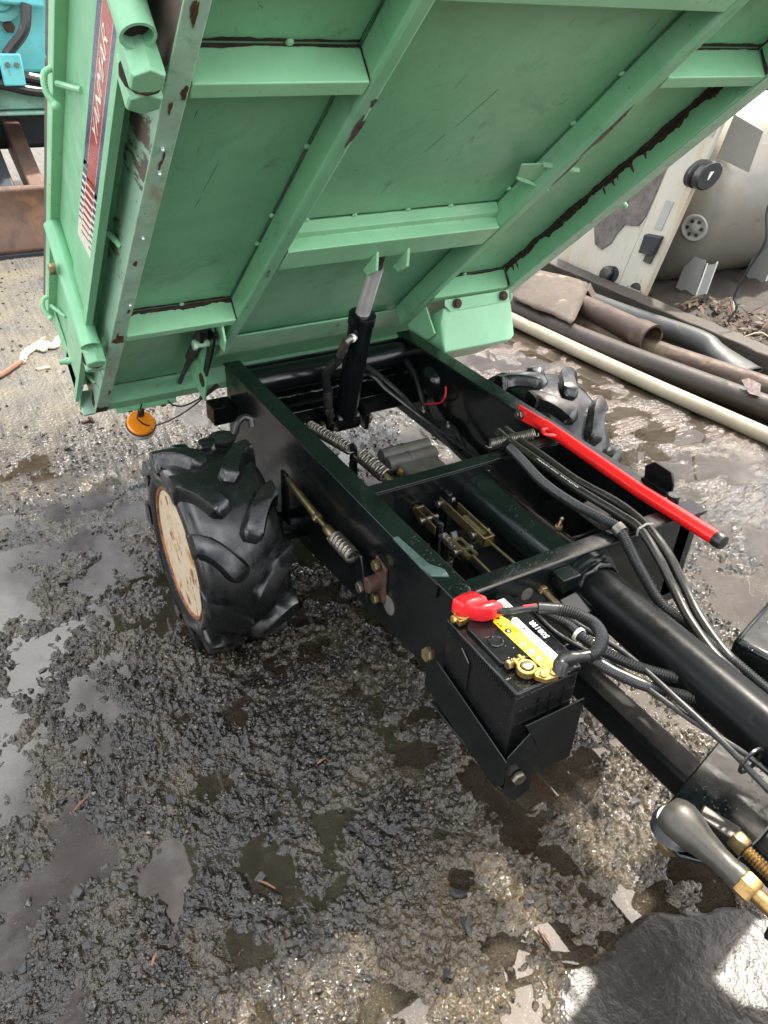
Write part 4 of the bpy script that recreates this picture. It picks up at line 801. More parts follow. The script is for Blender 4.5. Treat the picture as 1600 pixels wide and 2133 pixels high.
for k_ in range(11):
    q_ = rng.uniform(-.60, .22); w_ = rng.uniform(.0015, .006); h_ = rng.uniform(.006, .03); d_ = rng.uniform(-.006, .002)
    bp('rust_run', MB().add([(.8407, q_ - w_, .044), (.8407, q_ + w_, .044), (.8407, q_ + w_ * .7 + d_ * .4, .044 - h_ * .4), (.8407, q_ + d_ + w_ * .25, .044 - h_), (.8407, q_ + d_ - w_ * .2, .044 - h_ * .95), (.8407, q_ - w_ * .8 + d_ * .4, .044 - h_ * .45)], [(0, 1, 2, 3, 4, 5)]), 'rust_stain', flat=True)
seam((.8408, .25, .055), (.8408, .43, .055), 32, .010, (0, 0, -1)); seam((-.0123, -.56, .054), (-.0123, .43, .054), 11, .0022, (0, 0, -1)); seam((-.0130, -.56, .0552), (-.0130, .43, .0552), 12, .0018, (-1, 0, 0))
seam((.5505, -.24, .0552), (.5505, .43, .0552), 13, .0018, (-1, 0, 0)); seam((.021, -.2315, .0552), (.550, -.2315, .0552), 14, .003, (0, 1, 0))
seam((-.268, -1.073, .0552), (-.06, -1.073, .0552), 15, .008, (0, 1, 0)); seam((-.0115, .252, .052), (-.0115, .246, .002), 16, .008, (0, 1, 0))
seam((-.0115, -.57, .052), (-.0115, -.578, .002), 17, .008, (0, 1, 0)); seam((.8405, -.634, .05), (.8405, -.640, .002), 18, .012, (0, 1, 0)); seam((.8405, .256, .05), (.8405, .25, .002), 19, .008, (0, 1, 0))
seam((-.3030, -1.12, .002), (-.270, -1.12, .002), 20, .05, (0, 1, 0), lift=(0, 0, -.0028)); seam((-.3035, -1.12, .03), (-.3035, -1.05, .05), 21, .035, (0, 0, -1))
def blot(x, s, t, rx, rs, mat, n, pl='t'):
    r1 = random.Random(n); vs = [(x, s, t)]; N = 26; ph = [r1.uniform(0, 6.28) for _ in range(4)]
    for i in range(N):
        a = 2 * math.pi * i / N; k = 1 + .16 * math.sin(3 * a + ph[0]) + .12 * math.sin(5 * a + ph[1]) + .12 * (r1.random() - .5)
        vs.append((x + rx * k * math.cos(a), s + rs * k * math.sin(a), t) if pl == 't' else (x, s + rs * k * math.sin(a), t + rx * k * math.cos(a)))
    bp('scrape_mark', MB().add(vs, [(0, 1 + i, 1 + (i + 1) % N) for i in range(N)]), mat, flat=True)
blot(.011, .140, -.0007, .0065, .036, 'scrape', 1); blot(.013, .205, -.0007, .004, .010, 'scrape', 2); blot(.569, .10, -.0007, .006, .07, 'scrape', 3); blot(.574, -.03, -.0007, .003, .05, 'scrape', 4)
blot(-.286, -.585, -.0009, .013, .022, 'rust_stain', 5); blot(-.276, .235, -.0009, .004, .014, 'rust_stain', 6); blot(.000, -.33, -.0007, .003, .008, 'scrape', 7); blot(.003, -.35, -.0007, .002, .006, 'scrape', 8)
for k_ in range(9): blot(rng.uniform(-.298, -.275), rng.uniform(-1.0, .4), -.0009, rng.uniform(.0015, .004), rng.uniform(.006, .02), 'rust_stain', 20 + k_)
for (x, s) in ((-.013, .02), (-.013, -.20), (-.013, -.31), (.549, .19), (.549, .05), (.549, -.18), (.07, -.2305), (.18, -.2305), (.31, -.2305), (.42, -.2305), (-.12, .2575), (-.13, -.567), (.70, -.633)):
    bp('weld_tack', MB().ball(Vector((x, s, .0535)), .0055, 8, (1.2, 1.2, .7)), 'green_lit')
for (x0, s0, x1, s1) in ((-.16, -.02, -.17, -.10), (-.17, -.12, -.175, -.15), (.30, .15, .27, .05), (.26, .03, .245, -.02), (.10, -.40, .13, -.37), (-.22, .12, -.222, .10), (.33, -.62, .345, -.60)):
    bp('scratch', MB().prism([(x0 - .0004, s0, .0556), (x0 + .0004, s0, .0556), (x1 + .0002, s1, .0556), (x1 - .0002, s1, .0556)], (0, 0, .0002)), 'scratch')
for (x, s) in ((-.286, -.13), (-.280, -.40), (-.288, .12), (-.284, .06), (.86, -.30), (.858, -.05)):
    bp('water_drop', MB().ball(Vector((x, s, -.002)), .0028, 8, (1, 1, 1.4)), 'chrome')
# ================================================================== battery
bat = thing('car_battery', 'black battery with yellow warning label and red terminal cover in the front tray', 'battery')
def bt_(name, mb, mat, parent=None, bevel=0.0, **k): return obj(name, mb, mat, parent or bat, xf=Cc, bevel=bevel, **k)
bx0, bx1, by0, by1 = -.028, .100, -.199, -.011
case = bt_('case', MB().box(bx0 + .003, bx1 - .003, by0 + .003, by1 - .003, -.218, -.030), 'plastic_black', bevel=.003)
rb = MB()
for i in range(34):
    y = by1 - .006 - i * .0053; rb.box(bx0 - .0005, bx0 + .003, y - .0018, y + .0018, -.034 - (.0 if i % 2 else .004), -.0205)
bt_('rim_ribs', rb, 'lid_black', case)
rb = MB()
for x in (.022, .046, .072): rb.box(x - .001, x + .001, by0 + .0005, by0 + .003, -.21, -.05)
rb.box(bx0 + .006, bx1 - .006, by0 + .0008, by0 + .003, -.0625, -.060); rb.box(bx0 + .006, bx1 - .006, by0 + .0008, by0 + .003, -.0925, -.090)
bt_('end_ribs', rb, 'plastic_black', case)
bt_('side_mark', MB().box(bx0 - .0002, bx0 + .003, -.085, -.082, -.115, -.055).tube([(bx0 + .001, -.0835, -.055), (bx0 + .001, -.062, -.040)], .0022, 6), 'lid_black', case)
lid = bt_('lid', MB().box(bx0 + .001, bx1 - .001, by0 + .001, by1 - .001, -.0295, -.018), 'lid_black', bevel=.003)
pl = [(-.012, -.050), (.094, -.050), (.094, -.165), (.030, -.165), (.024, -.160), (-.006, -.160), (-.016, -.150), (-.016, -.058)]
bt_('lid_step', MB().prism([(x, y, -.0178) for x, y in [(-.010, -.045), (.097, -.018), (.097, -.190), (.042, -.190), (.034, -.150), (-.004, -.150), (-.014, -.140), (-.014, -.055)]], (0, 0, .008)), 'lid_black', lid, bevel=.002)
bt_('vent_cap', MB().lathe([(.013, 0), (.013, .002), (.011, .003), (.010, .001), (.004, .0005)], (.006, -.10, -.0098), (0, 0, 1), 24), 'lid_black', lid)
zt = -.0096
bt_('yellow_label', MB().prism([(.030, -.062, zt), (.036, -.055, zt), (.044, -.062, zt), (.050, -.052, zt), (.056, -.072, zt), (.058, -.186, zt), (.034, -.186, zt)], (0, 0, .0003)), 'yellow', lid)
bt_('white_label', MB().prism([(.0565, -.075, zt), (.062, -.070, zt), (.066, -.068, zt), (.071, -.071, zt), (.074, -.186, zt), (.0585, -.186, zt)], (0, 0, .0003)), 'white', lid)
bt_('paper_label', MB().box(.056, .082, -.052, -.022, zt, zt + .0003), 'white', lid)
def sym(kind, x, y, r, mat):
    z = zt + .0004
    if kind == 'tri':
        mb = MB().prism([(x + r, y, z), (x - r * .7, y + r * .9, z), (x - r * .7, y - r * .9, z)], (0, 0, .0002)); bt_('warning_sign', mb, mat, lid)
        bt_('warning_sign', MB().prism([(x + r * .55, y, z + .0003), (x - r * .45, y + r * .5, z + .0003), (x - r * .45, y - r * .5, z + .0003)], (0, 0, .0002)), 'yellow', lid)
        bt_('warning_sign', MB().box(x - r * .3, x + r * .25, y - r * .12, y + r * .12, z + .0006, z + .0008), mat, lid)
    else:
        bt_('warning_sign', MB().lathe([(r, 0), (r, .0002)], (x, y, z), (0, 0, 1), 20), mat, lid)
        if kind == 'ring':
            bt_('warning_sign', MB().lathe([(r * .72, 0), (r * .72, .0002)], (x, y, z + .0003), (0, 0, 1), 20), 'white', lid)
            bt_('warning_sign', MB().prism([(x - r * .7, y - r * .6, z + .0006), (x - r * .5, y - r * .75, z + .0006), (x + r * .7, y + r * .6, z + .0006), (x + r * .5, y + r * .75, z + .0006)], (0, 0, .0002)).box(x - r * .1, x + r * .3, y - r * .3, y + r * .2, z + .0006, z + .0008), mat, lid)
        elif kind == 'disc': bt_('warning_sign', MB().box(x - r * .3, x + r * .5, y - r * .5, y + r * .4, z + .0003, z + .0005), 'white', lid)
sym('tri', .038, -.072, .006, 'ink_black'); sym('disc', .0385, -.090, .0055, 'ink_black'); sym('tri', .040, -.108, .006, 'ink_black')
sym('ring', .0405, -.126, .0055, 'ink_red'); sym('disc', .041, -.144, .0055, 'ink_blue'); sym('ring', .042, -.162, .0055, 'ink_red')
lp = MB()
for i in range(26):
    yy = -.072 - i * .0041; lp.box(.047, .047 + nr.uniform(.003, .0085), yy - .0011, yy + .0003, zt + .0004, zt + .0006)
bt_('label_print', lp, 'ink_grey', lid)
tm = text_mesh('50B19R', .0135, bold=.0004)
bt_('battery_lettering', tm.map(lambda x, y, z: (.0855 - y, -.110 + x, zt + .0004 + z)), 'white', lid)
lp = MB()
for i in range(4): lp.box(.0625, .0665, -.10 - i * .022, -.096 - i * .022, zt + .0004, zt + .0006)
bt_('label_print', lp, 'ink_grey', lid)
lp = MB()
for i in range(5): lp.box(.058 + i * .005, .0595 + i * .005, -.048, -.026, zt + .0004, zt + .0006)
bt_('label_print', lp, 'ink_grey', lid)
# terminals
for (x, y) in ((.010, -.171), (.010, -.034)):
    bt_('terminal_post', MB().lathe([(.0095, 0), (.0085, .020), (.007, .0205)], (x, y, -.018), (0, 0, 1), 20), 'steel', lid)
clamp = bt_('terminal_clamp', MB().lathe([(.0098, 0), (.0155, 0), (.0155, .013), (.0098, .013)], (.010, -.171, -.014), (0, 0, 1), 24, True).box(.000, .006, -.161, -.146, -.013, -.002).box(.012, .018, -.161, -.144, -.013, -.002).prism([(.012, -.182, -.013), (.024, -.178, -.013), (.046, -.196, -.013), (.042, -.208, -.013), (.020, -.205, -.013), (.010, -.192, -.013)], (0, 0, .010)), 'brass', bevel=.0015)
for (x, y) in ((.021, -.196), (.037, -.200)):
    bt_('clamp_screw', MB().lathe([(.006, 0), (.006, .003), (.004, .0045)], (x, y, -.003), (0, 0, 1), 16), 'brass', clamp)
bt_('clamp_bolt', MB().hexa((-.004, -.151, -.0075), (-1, 0, 0), .0075, .008).cyl((-.004, -.151, -.0075), (.022, -.151, -.0075), .004, 10), 'zinc', clamp)
bt_('cable_boot', MB().tube(smooth_path([(.046, -.204, -.006), (.050, -.199, .006), (.058, -.196, .012), (.078, -.207, .018), (.094, -.2125, .019)], 5), [.012] * 8 + [.0105] * 6 + [.009] * 7, 16), 'hose', clamp)
cap = MB()
rows = []
for (y, x, z, a, b) in ((-.004, .006, -.002, .012, .010), (-.010, .006, .003, .0225, .0185), (-.034, .010, .005, .0245, .0215), (-.041, .016, .005, .0170, .0155), (-.047, .022, .007, .0195, .0180), (-.057, .030, .008, .018, .016), (-.064, .036, .009, .010, .0095)):
    rows.append([(x + a * math.copysign(abs(math.cos(t)) ** .45, math.cos(t)), y - .25 * 0, z + b * math.copysign(abs(math.sin(t)) ** .45, math.sin(t))) for t in [2 * math.pi * k / 20 for k in range(20)]])
vs = [p for r_ in rows for p in r_]; fs = [(i * 20 + k, i * 20 + (k + 1) % 20, (i + 1) * 20 + (k + 1) % 20, (i + 1) * 20 + k) for i in range(len(rows) - 1) for k in range(20)] + [tuple(range(20))[::-1], tuple(range(20 * (len(rows) - 1), 20 * len(rows)))]
cap.add(vs, fs)
bt_('terminal_cover', cap, 'red_rubber', sharp=60)
bt_('terminal_clamp', MB().lathe([(.0098, 0), (.015, 0), (.015, .011), (.0098, .011)], (-.006, -.026, -.012), (0, 0, 1), 20, True).hexa((-.021, -.030, -.006), (-1, 0, .2), .007, .008).box(-.022, -.008, -.042, -.030, -.014, -.002), 'brass', bevel=.001)

# ================================================================== ground litter near the machine
def litter(name, mb, mat, label, cat, group=None, **k): return tag(obj(name, mb, mat, **k), label, cat, group)
z0 = gz(-.30, 2.6)
rp = smooth_path([(-.365, 2.50, z0 + .012), (-.350, 2.56, z0 + .013), (-.300, 2.62, z0 + .013), (-.268, 2.585, z0 + .014), (-.272, 2.63, z0 + .02), (-.225, 2.60, z0 + .014), (-.200, 2.66, z0 + .014), (-.17, 2.67, z0 + .013)], 8)
rp = resample(rp, .006)
rmb = MB()
for ph in (0, 2.1, 4.2):
    rmb.tube([p + Vector((math.cos(i * .55 + ph) * .006, math.sin(i * .55 + ph) * .004, math.sin(i * .55 + ph) * .006)) for i, p in enumerate(rp)], .0085, 8)
litter('rope', rmb, 'rope', 'frayed dirty white rope lying on the ground behind the bed', 'rope')
litter('stick', MB().tube([(-.50, 2.365, gz(-.5, 2.36) + .012), (-.44, 2.42, gz(-.44, 2.42) + .013), (-.375, 2.49, gz(-.37, 2.49) + .012)], [.012, .011, .009], 7), 'stick', 'reddish brown stick beside the white rope', 'stick')
litter('straw', MB().cyl((-.318, 2.645, z0 + .008), (-.24, 2.72, z0 + .012), .003, 5), 'straw', 'thin pale straw lying above the white rope', 'straw')
litter('wood_chip', MB().box(-.33, -.28, 2.395, 2.41, gz(-.3, 2.4), gz(-.3, 2.4) + .008), 'straw', 'small pale wood sliver just in front of the white rope', 'wood chip')
zb = gz(-.25, 1.875) + .010
litter('loose_bolt', MB().cyl((-.272, 1.868, zb), (-.244, 1.878, zb), .0065, 8).hexa((-.246, 1.877, zb), (1, .35, 0), .013, .010), 'rusty_bolt', 'rusty loose bolt on the ground below the bed corner', 'bolt')
for k, (x, y, a, l, mt, lb) in enumerate(((-.62, .30, .6, .020, 'stick', 'short reddish twig at the left edge of the gravel'), (-.17, .165, 0.2, .011, 'stick', 'tiny reddish wood sliver in the dark gravel near the tyre'), (-.37, -.02, 2.2, .018, 'stick', 'thin brown twig beside the murky puddles'), (-.58, -.06, .9, .010, 'stick', 'small brown wood chip near the lower left puddles'), (.005, -.335, 1.5, .018, 'stick', 'brown twig sticking out of the round puddle'))):
    z = max(gz(x, y), 0) + .004; c, s = math.cos(a) * l, math.sin(a) * l
    litter('twig', MB().tube([(x - c, y - s, z), (x, y, z + .003), (x + c, y + s, z)], [.0016, .0024, .0013], 5), mt, lb, 'twig')

# ================================================================== pipes, timber and cardboard along the right side
def pipe(name, pts, r, mat, label, n=20, wall=.005, k=8, rr=None):
    p = smooth_path(pts, k); rad = rr(len(p)) if rr else [r] * len(p)
    mb = MB().tube(p, rad, n, caps=False); inner = MB().tube(p, [q - wall for q in rad], n, caps=False); mb.add(inner.v, inner.f)
    m = len(p)
    for e in (0, m - 1): mb.f += [(e * n + j, e * n + (j + 1) % n, m * n + e * n + (j + 1) % n, m * n + e * n + j) for j in range(n)]
    return tag(obj(name, mb, mat), label, 'pipe', None)
pipe('plastic_pipe', [(1.70, 3.4, .034), (1.775, 2.10, .034), (1.822, 1.31, .034), (1.885, .68, .034), (1.95, .0, .034)], .030, 'pvc', 'long dirty white plastic pipe, the nearest pipe to the wheels')
pipe('steel_pipe', [(1.76, 3.2, .055), (1.845, 2.15, .055), (1.895, 1.58, .055), (2.047, .80, .055), (2.20, .10, .055)], .047, 'pipe_brown', 'long dark brown steel pipe next to the white plastic pipe')
def flare(n): return [.050 + (.010 * max(0, (i / n - .55) / .45)) + (.008 if i > n - 4 else 0) for i in range(n)]
pipe('flared_pipe', [(2.02, 3.0, .09), (2.03, 2.3, .12), (2.035, 1.8, .125), (2.035, 1.40, .115)], .05, 'pipe_rust', 'short rusty pipe with a flared open end under the cardboard', 24, .010, 8, flare)
pipe('steel_pipe', [(1.99, 2.9, .055), (2.02, 1.9, .055), (2.08, 1.40, .053), (2.20, .92, .053), (2.36, .25, .053)], .050, 'pipe_rust', 'rusty pipe with yellowish flaking paint behind the brown pipe')
def flat_end(n): return [.048] * n
fp = smooth_path([(2.10, 2.8, .10), (2.17, 1.83, .10), (2.25, 1.36, .10), (2.245, 1.20, .085), (2.235, 1.02, .075)], 8); n_ = len(fp)
gp = MB(); 
vs = []
for i, p in enumerate(fp):
    t = max(0, (i / (n_ - 1) - .62) / .38); ru = .05 * (1 + .45 * t); rz = .05 * (1 - .68 * t)
    for k in range(18):
        a = 2 * math.pi * k / 18; vs.append((p.x + ru * math.cos(a), p.y, p.z + rz * math.sin(a)))
gp.add(vs, [(i * 18 + k, i * 18 + (k + 1) % 18, (i + 1) * 18 + (k + 1) % 18, (i + 1) * 18 + k) for i in range(n_ - 1) for k in range(18)])
gp_o = tag(obj('flattened_pipe', gp, 'pipe_grey'), 'dark grey pipe with a crushed flat end beside the timber', 'pipe')
md = gp_o.modifiers.new('wall', 'SOLIDIFY'); md.thickness = .005
def timber(name, pts, w, h, label):
    p = resample(smooth_path(pts, 4), .06); vs = []
    for i, q in enumerate(p):
        d = (p[min(i + 1, len(p) - 1)] - p[max(i - 1, 0)]).normalized(); s = Vector((d.y, -d.x, 0))
        j = [nr.normal(0, .0022) for _ in range(4)]
        vs += [q + s * (w / 2 + j[0]), q - s * (w / 2 + j[1]), q - s * (w / 2 + j[1]) + Vector((0, 0, h + j[2])), q + s * (w / 2 + j[0]) + Vector((0, 0, h + j[3]))]
    m = len(p); fs = [(i * 4 + k, i * 4 + (k + 1) % 4, (i + 1) * 4 + (k + 1) % 4, (i + 1) * 4 + k) for i in range(m - 1) for k in range(4)] + [(0, 1, 2, 3), tuple(4 * (m - 1) + k for k in range(4))]
    return tag(obj(name, MB().add(vs, fs), 'timber', bevel=.006), label, 'timber')
timber('timber_beam', [(2.42, 3.2, .0), (2.40, 2.0, .0), (2.39, 1.2, .0), (2.42, .2, .0)], .10, .125, 'long dark wet timber beam between the pipes and the silver tank')
timber('timber_block', [(2.58, 3.0, .0), (2.56, 2.4, .0), (2.55, 1.95, .0)], .14, .10, 'dark timber block under the white panel')
def sheet_card():
    # two stiff panels with a crease, one torn flap hanging to the front
    mb = MB(); k = 10
    def panel(p00, p10, p01, p11, sag):
        vs = []
        for j in range(k):
            for i in range(k):
                u = i / (k - 1); v = j / (k - 1)
                p = (Vector(p00) * (1 - u) + Vector(p10) * u) * (1 - v) + (Vector(p01) * (1 - u) + Vector(p11) * u) * v
                p.z += sag * math.sin(math.pi * u) * math.sin(math.pi * v) + .003 * math.sin(u * 9 + v * 4)
                if v == 1: p.x += .012 * math.sin(u * 11) + .006 * math.sin(u * 23)
                vs.append(p)
        mb.add(vs, [(j * k + i, j * k + i + 1, (j + 1) * k + i + 1, (j + 1) * k + i) for j in range(k - 1) for i in range(k - 1)])
    panel((2.02, 2.28, .185), (2.07, 1.86, .190), (1.80, 2.10, .115), (1.855, 1.70, .110), .012)
    panel((2.02, 2.28, .185), (2.07, 1.86, .190), (2.20, 2.24, .150), (2.19, 1.97, .178), .008)
    panel((2.07, 1.86, .190), (2.19, 1.97, .178), (2.09, 1.82, .135), (2.20, 1.92, .13), .0)
    return mb
cb_ = tag(obj('cardboard_sheet', sheet_card(), 'cardboard', sharp=25), 'soggy brown cardboard sheet draped over the rusty pipes', 'cardboard')
md = cb_.modifiers.new('thick', 'SOLIDIFY'); md.thickness = .005
litter('fallen_leaf', MB().add([(2.02, .92, .125), (2.03, .90, .14), (2.06, .86, .125), (2.01, .82, .10), (1.985, .85, .105)], [(0, 1, 2, 3, 4)]), 'leaf_purple', 'purplish brown curled leaf resting on the brown pipe', 'leaf')

# ================================================================== white panel and silver tank
tk = thing('silver_tank', 'stained silver cylindrical tank lying on grey legs', 'tank')
ty, tz, tr = 2.26, .50, .46
tank = obj('shell', MB().lathe([(.02, -.095), (.15, -.090), (.28, -.070), (.38, -.038), (.43, -.008), (.452, .03), (.46, .075), (.46, .62), (.465, .63), (.465, .66), (.46, .67), (.46, 1.7), (.36, 1.76)], (2.78, ty, tz), (1, 0, 0), 72), 'tank', tk, sharp=60)
obj('vent_cap', MB().lathe([(.060, 0), (.066, .010), (.060, .016), (.048, .014), (.044, .006), (.03, .008), (.02, .014), (.008, .016)], (2.742, 1.878, .412), (-.93, -.36, -.06), 32), 'tank_grey', tk)
for k in range(6):
    a = 2 * math.pi * k / 6; obj('vent_hole', MB().lathe([(.009, 0), (.009, .003)], (2.729 - .012 * math.cos(a), 1.872 + .033 * math.cos(a), .411 + .035 * math.sin(a)), (-.93, -.36, -.06), 12), 'dark_steel', tk)
for (lx, ly) in ((2.80, 1.82), (3.35, 1.82), (3.9, 1.82)):
    obj('leg', MB().prism([(lx, ly, .03), (lx, ly + .14, .03), (lx, ly + .10, .26), (lx, ly - .01, .26)], (.005, 0, 0)).prism([(lx, ly, .03), (lx, ly - .02, .24), (lx + .075, ly - .02, .24), (lx + .075, ly, .03)], (0, -.005, 0)), 'tank_grey', tk)
    obj('leg_edge', MB().cyl((lx, ly - .003, .03), (lx, ly - .024, .25), .004, 6).cyl((lx + .075, ly - .003, .03), (lx + .075, ly - .024, .25), .004, 6), 'white', tk)
obj('top_plate', MB().prism([(2.764, 1.872, .732), (2.881, 1.764, .677), (2.841, 1.719, .864), (2.734, 1.815, .924)], (.009, .008, .003)), 'tank_grey', tk, bevel=.003)
wp = thing('white_panel', 'rust streaked white enamel panel with a grey felt mat', 'panel')
def W(a, b, n):  # a along the foot towards the near end, b up the leaning face, n off the face
    return (2.50 + .16 * b - .98 * n, 2.58 - a - .12 * b, .06 + .97 * b - .16 * n)
def wpart(name, mb, mat, bevel=0.0, parent=None): return obj(name, mb, mat, parent or wp, xf=W, bevel=bevel)
wpart('panel', MB().box(0, .50, 0, 1.05, -.02, 0), 'cab_white', bevel=.004)
wpart('panel_strip', MB().box(.503, .69, -.01, 1.06, -.02, .012), 'cab_white', bevel=.006)
wpart('felt_mat', MB().prism([(.30, .98, .001), (.492, .98, .001), (.492, .40, .001), (.475, .345, .001), (.43, .335, .001), (.385, .33, .001), (.360, .28, .001), (.345, .22, .001), (.30, .175, .001), (.24, .19, .001), (.19, .27, .001), (.06, .98, .001)], (0, 0, .006)), 'mat_grey', bevel=.003)
wpart('knob', MB().lathe([(.045, .002), (.045, .006)], (.43, .075, 0), (0, 0, 1), 24), 'dark_steel')
wpart('knob', MB().lathe([(.036 + .004 * 0, .006), (.040, .012), (.040, .030), (.034, .036), (.01, .037)], (.405, .08, 0), (0, 0, 1), 9), 'cast_dark', .003)
wpart('latch_slot', MB().prism([(.575, .36, .0125), (.625, .36, .0125), (.625, .50, .0125), (.575, .50, .0125)], (0, 0, .003)), 'tank_grey', .001)
wpart('latch', MB().prism([(.555, .33, .013), (.655, .34, .013), (.655, .25, .013), (.565, .24, .013)], (0, 0, .03)), 'dark_steel', .003)
wpart('latch_pull', MB().box(.60, .65, .20, .255, .013, .025), 'cast_dark', .003)
wpart('turn_handle', MB().lathe([(.035, .0125), (.035, .016)], (.62, .055, 0), (0, 0, 1), 20), 'dark_steel')
wpart('turn_handle', MB().box(.57, .67, .045, .062, .018, .030), 'steel', .003)
wpart('bar_handle', MB().tube(smooth_path([(.56, .78, .02), (.565, .83, .035), (.585, .89, .035)], 4), .014, 10).ball(Vector((.59, .90, .035)), .028, 12), 'dark_steel')
wpart('rating_plate', MB().box(.60, .68, .80, 1.02, .0125, .0135), 'tank_grey', .0004)
lp = MB()
for i in range(9): lp.box(.612, .612 + nr.uniform(.03, .055), .825 + i * .021, .831 + i * .021, .0137, .0140)
wpart('plate_print', lp, 'dark_steel')
wpart('rubber_roller', MB().lathe([(.058, -.012), (.062, -.006), (.062, .024), (.045, .030), (.045, .050), (.062, .056), (.062, .092), (.056, .098)], (.685, .645, .02), (1, .12, .3), 28), 'hose')
wpart('roller_print', MB().box(.775, .780, .64, .675, .035, .055), 'white')
wpart('edge_rust', MB().box(.4985, .5045, .0, 1.05, .0002, .0035), 'rusty_bolt')
# wire and weeds in front of the tank
litter('drooping_wire', MB().tube(smooth_path([(2.62, 1.36, .78), (2.60, 1.42, .618), (2.6, 1.385, .486), (2.6, 1.424, .349), (2.6, 1.457, .218), (2.6, 1.426, .17), (2.58, 1.44, .10)], 8), .006, 6), 'dark_steel', 'thin dark wire hanging in front of the silver tank', 'wire')
for k in range(8):
    x = nr.uniform(2.47, 2.72); y = nr.uniform(.95, 1.55); a = nr.uniform(0, 6.28); L = nr.uniform(.06, .16)
    litter('dry_twig', MB().tube(smooth_path([(x, y, .09), (x + L * .5 * math.cos(a), y + L * .5 * math.sin(a), .12 + nr.uniform(0, .05)), (x + L * math.cos(a), y + L * math.sin(a), .10)], 3), .003, 5), 'straw' if k % 2 else 'stick', 'thin dry twig among the dead leaves beside the timber', 'twig', 'dry twigs in the leaf litter')
lv = MB()
for k in range(800):
    x = nr.uniform(2.47, 2.80); y = nr.uniform(.5, 1.75); z = .03 + .05 * (x - 2.47) / .3 + nr.uniform(0, .05); a = nr.uniform(0, 6.28); L = nr.uniform(.010, .030); w = L * .35
    d = Vector((math.cos(a), math.sin(a), nr.normal(0, .5))); s = Vector((-math.sin(a), math.cos(a), nr.normal(0, .5)))
    p = Vector((x, y, z)); lv.add([p - d * L, p + s * w, p + d * L, p - s * w], [(0, 1, 2), (0, 2, 3)])
tag(obj('leaf_litter', lv, 'leaf', flat=True), 'heap of dead brown leaves behind the timber', kind='stuff')
soil = MB(); n1, n2 = 26, 60
vs = [(2.46 + 1.6 * i / (n1 - 1), .2 + 2.2 * j / (n2 - 1), .02 + .045 * min(1, i / 4) + .03 * nr.rand()) for j in range(n2) for i in range(n1)]
soil.add(vs, [(j * n1 + i, j * n1 + i + 1, (j + 1) * n1 + i + 1, (j + 1) * n1 + i) for j in range(n2 - 1) for i in range(n1 - 1)])
tag(obj('soil_bank', soil, surf('dark_soil', (0.028, 0.022, 0.016), .8, 0, .4, 12, bumps=((60, .6, .006),))), 'low bank of dark soil and debris behind the timber', kind='structure')
# shrub, palm and dark machine part far right
for (sx, sy, sr, sh, lb) in ((5.2, 4.2, 1.0, 1.7, 'dark green shrub behind the palm at the top right'), (6.6, 4.7, 1.2, 1.9, 'dark shrub at the far right edge behind the tank')):
    sb = thing('shrub', lb, 'shrub')
    for k in range(5):
        a = k * 1.3; obj('stem', MB().tube([(sx, sy, 0), (sx + .3 * sr * math.cos(a), sy + .3 * sr * math.sin(a), sh * .5), (sx + .6 * sr * math.cos(a), sy + .6 * sr * math.sin(a), sh * .85)], [.03, .02, .008], 6), 'pipe_brown', sb)
    cr = MB()
    for k in range(3800):
        v = Vector((nr.normal(), nr.normal(), nr.normal())).normalized() * (sr * nr.uniform(.25, 1) ** .5); q = Vector((sx + v.x, sy + v.y, sh * .52 + v.z * sh * .5 / sr))
        if q.z < .03: continue
        d = Vector((nr.normal(), nr.normal(), nr.normal())).normalized(); e = d.cross(Vector((nr.normal(), nr.normal(), nr.normal()))).normalized(); L = nr.uniform(.03, .07)
        cr.add([q - d * L, q + e * L * .35, q + d * L, q - e * L * .35], [(0, 1, 2, 3)])
    obj('crown', cr, 'bush', sb, flat=True)
# palm and dark stump far right
pm = thing('palm', 'yellowish palm fronds at the top right edge behind the tank', 'palm')
obj('trunk', MB().tube([(5.1, 3.2, .0), (5.08, 3.22, .5), (5.05, 3.25, .75)], [.13, .11, .10], 10), 'pipe_brown', pm)
for k in range(16):
    a = 2 * math.pi * k / 16 + .2; L = rng.uniform(.5, .8); up = rng.uniform(.1, .5); mb = MB(); stem = []
    for i in range(7):
        t = i / 6; stem.append(Vector((5.05 + math.cos(a) * L * t, 3.25 + math.sin(a) * L * t, .75 + up * t - .55 * t * t)))
    mb.tube(stem, .006, 5)
    for i in range(1, 7):
        for sd in (-1, 1):
            for q in (0, .5):
                p = stem[i - 1].lerp(stem[i], q); dr = (stem[i] - stem[i - 1]).normalized(); s = dr.cross(Vector((0, 0, 1))).normalized() * sd
                e = p + (s * .8 + dr * .7 + Vector((0, 0, -.25))) * .16; mb.add([p - dr * .008, p + dr * .008, e], [(0, 1, 2)])
    obj('frond', mb, 'frond', pm, flat=True)
st_ = thing('old_engine_block', 'dark lumpy machine part standing behind the tank at the right edge', 'machine part')
obj('block', MB().prism([(3.9, 2.2, .0), (4.3, 2.1, .0), (4.35, 2.6, .0), (3.95, 2.7, .0)], (0, 0, .75)), 'dark_steel', st_, bevel=.04)
obj('pulley', MB().lathe([(.10, 0), (.12, .01), (.10, .03), (.12, .05), (.10, .06)], (3.88, 2.3, .80), (-1, -.4, .3), 24), 'dark_steel', st_)

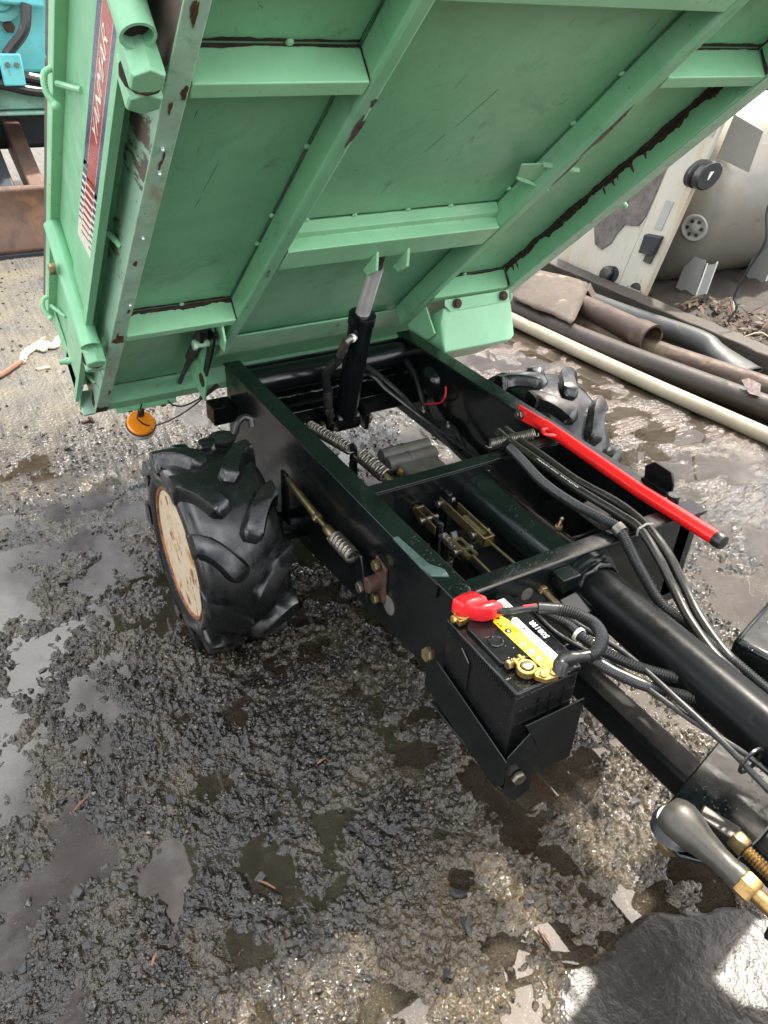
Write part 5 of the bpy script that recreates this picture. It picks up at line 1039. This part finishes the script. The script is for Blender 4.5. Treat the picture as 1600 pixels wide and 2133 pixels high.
# ================================================================== turquoise excavator at the left edge
ex = thing('mini_excavator', 'turquoise excavator with rusty dozer blade at the left edge', 'excavator')
bl = [(4.06, .0), (4.03, .05), (4.06, .16), (4.10, .26), (4.08, .355), (4.10, .375), (4.15, .36), (4.14, .25), (4.10, .12), (4.10, .0)]
obj('dozer_blade', MB().prism([(-1.3, y, z) for y, z in bl], (1.95, 0, 0)), 'blade', ex, bevel=.008)
obj('blade_edge', MB().box(-1.3, .65, 4.015, 4.045, .0, .035), 'dark_steel', ex, bevel=.003)
for x in (-.16, .0, -.8):
    obj('blade_arm', MB().prism([(x, 4.12, .22), (x, 4.12, .34), (x, 4.75, .62), (x, 4.80, .45)], (.09, 0, 0)), 'dark_steel' if x != .0 else 'blade', ex, bevel=.01)
obj('undercarriage', MB().box(-1.25, .6, 4.75, 5.6, .45, .78), 'dark_steel', ex, bevel=.03)
obj('frame_beam', MB().box(-1.2, .55, 4.45, 4.6, .70, .84).box(-1.2, .55, 4.40, 4.64, .845, .865).box(-1.2, .55, 4.40, 4.64, .675, .695), 'cyan_rust', ex, bevel=.008)
obj('frame_bolt', MB().cyl((-.10, 4.44, .765), (-.10, 4.36, .765), .045, 16).hexa((-.16, 4.42, .765), (0, -1, 0), .05, .05), 'dark_steel', ex)
obj('swing_post', MB().prism([(-.05, 4.55, .87), (.50, 4.55, .87), (.50, 4.55, 1.75), (.20, 4.55, 1.75), (.10, 4.55, 1.36), (-.04, 4.55, 1.22), (-.07, 4.55, 1.05)], (0, .22, 0)), 'cyan', ex, bevel=.02)
obj('pin_boss', MB().lathe([(.10, 0), (.10, .06), (.075, .065), (.06, .055), (.05, .075), (.02, .078)], (.085, 4.55, 1.215), (0, -1, 0), 28), 'cyan', ex)
obj('pin_bolt', MB().hexa((.11, 4.54, 1.09), (0, -1, 0), .03, .04), 'rusty_bolt', ex)
obj('boom', MB().prism([(.06, 4.50, 1.20), (.30, 4.50, 1.18), (.45, 4.50, 1.9), (.20, 4.50, 1.9)], (0, -.08, 0)), 'cyan', ex, bevel=.015)
obj('swing_cylinder', MB().cyl((-.9, 4.45, 1.02), (.02, 4.45, 1.0), .075, 20), 'steel', ex)
for k, pts in enumerate(([(-.5, 4.40, .92), (-.1, 4.38, .90), (.15, 4.38, .86), (.4, 4.4, .80)], [(-.5, 4.38, .88), (-.05, 4.36, .84), (.15, 4.36, .80), (.4, 4.4, .78)], [(.20, 4.40, 1.20), (.16, 4.38, 1.08), (.06, 4.37, .98), (.02, 4.37, .90)], [(-.6, 4.40, .97), (-.2, 4.39, .96), (-.05, 4.39, .94)])):
    obj('hydraulic_hose', MB().tube(smooth_path(pts, 6), .028, 10), 'hose', ex)
obj('hose_clamp', MB().box(.0, .11, 4.30, 4.335, .83, .98), 'cyan', ex, bevel=.008)
for xx in (.035, .08): obj('clamp_bolt', MB().hexa((xx, 4.30, .93), (0, -1, 0), .014, .012), 'steel', ex)
for x in (-1.75, .75):
    obj('track', MB().tube([(x, 4.5, .26), (x, 6.2, .26)], .26, 20, sq=(.75, 1)), 'hose', ex)
obj('engine_cover', MB().box(-1.1, .7, 5.0, 6.4, .95, 2.0), 'dark_steel', ex, bevel=.06)
obj('slew_ring', MB().cyl((-.2, 5.4, .78), (-.2, 5.4, .95), .45, 32), 'dark_steel', ex)
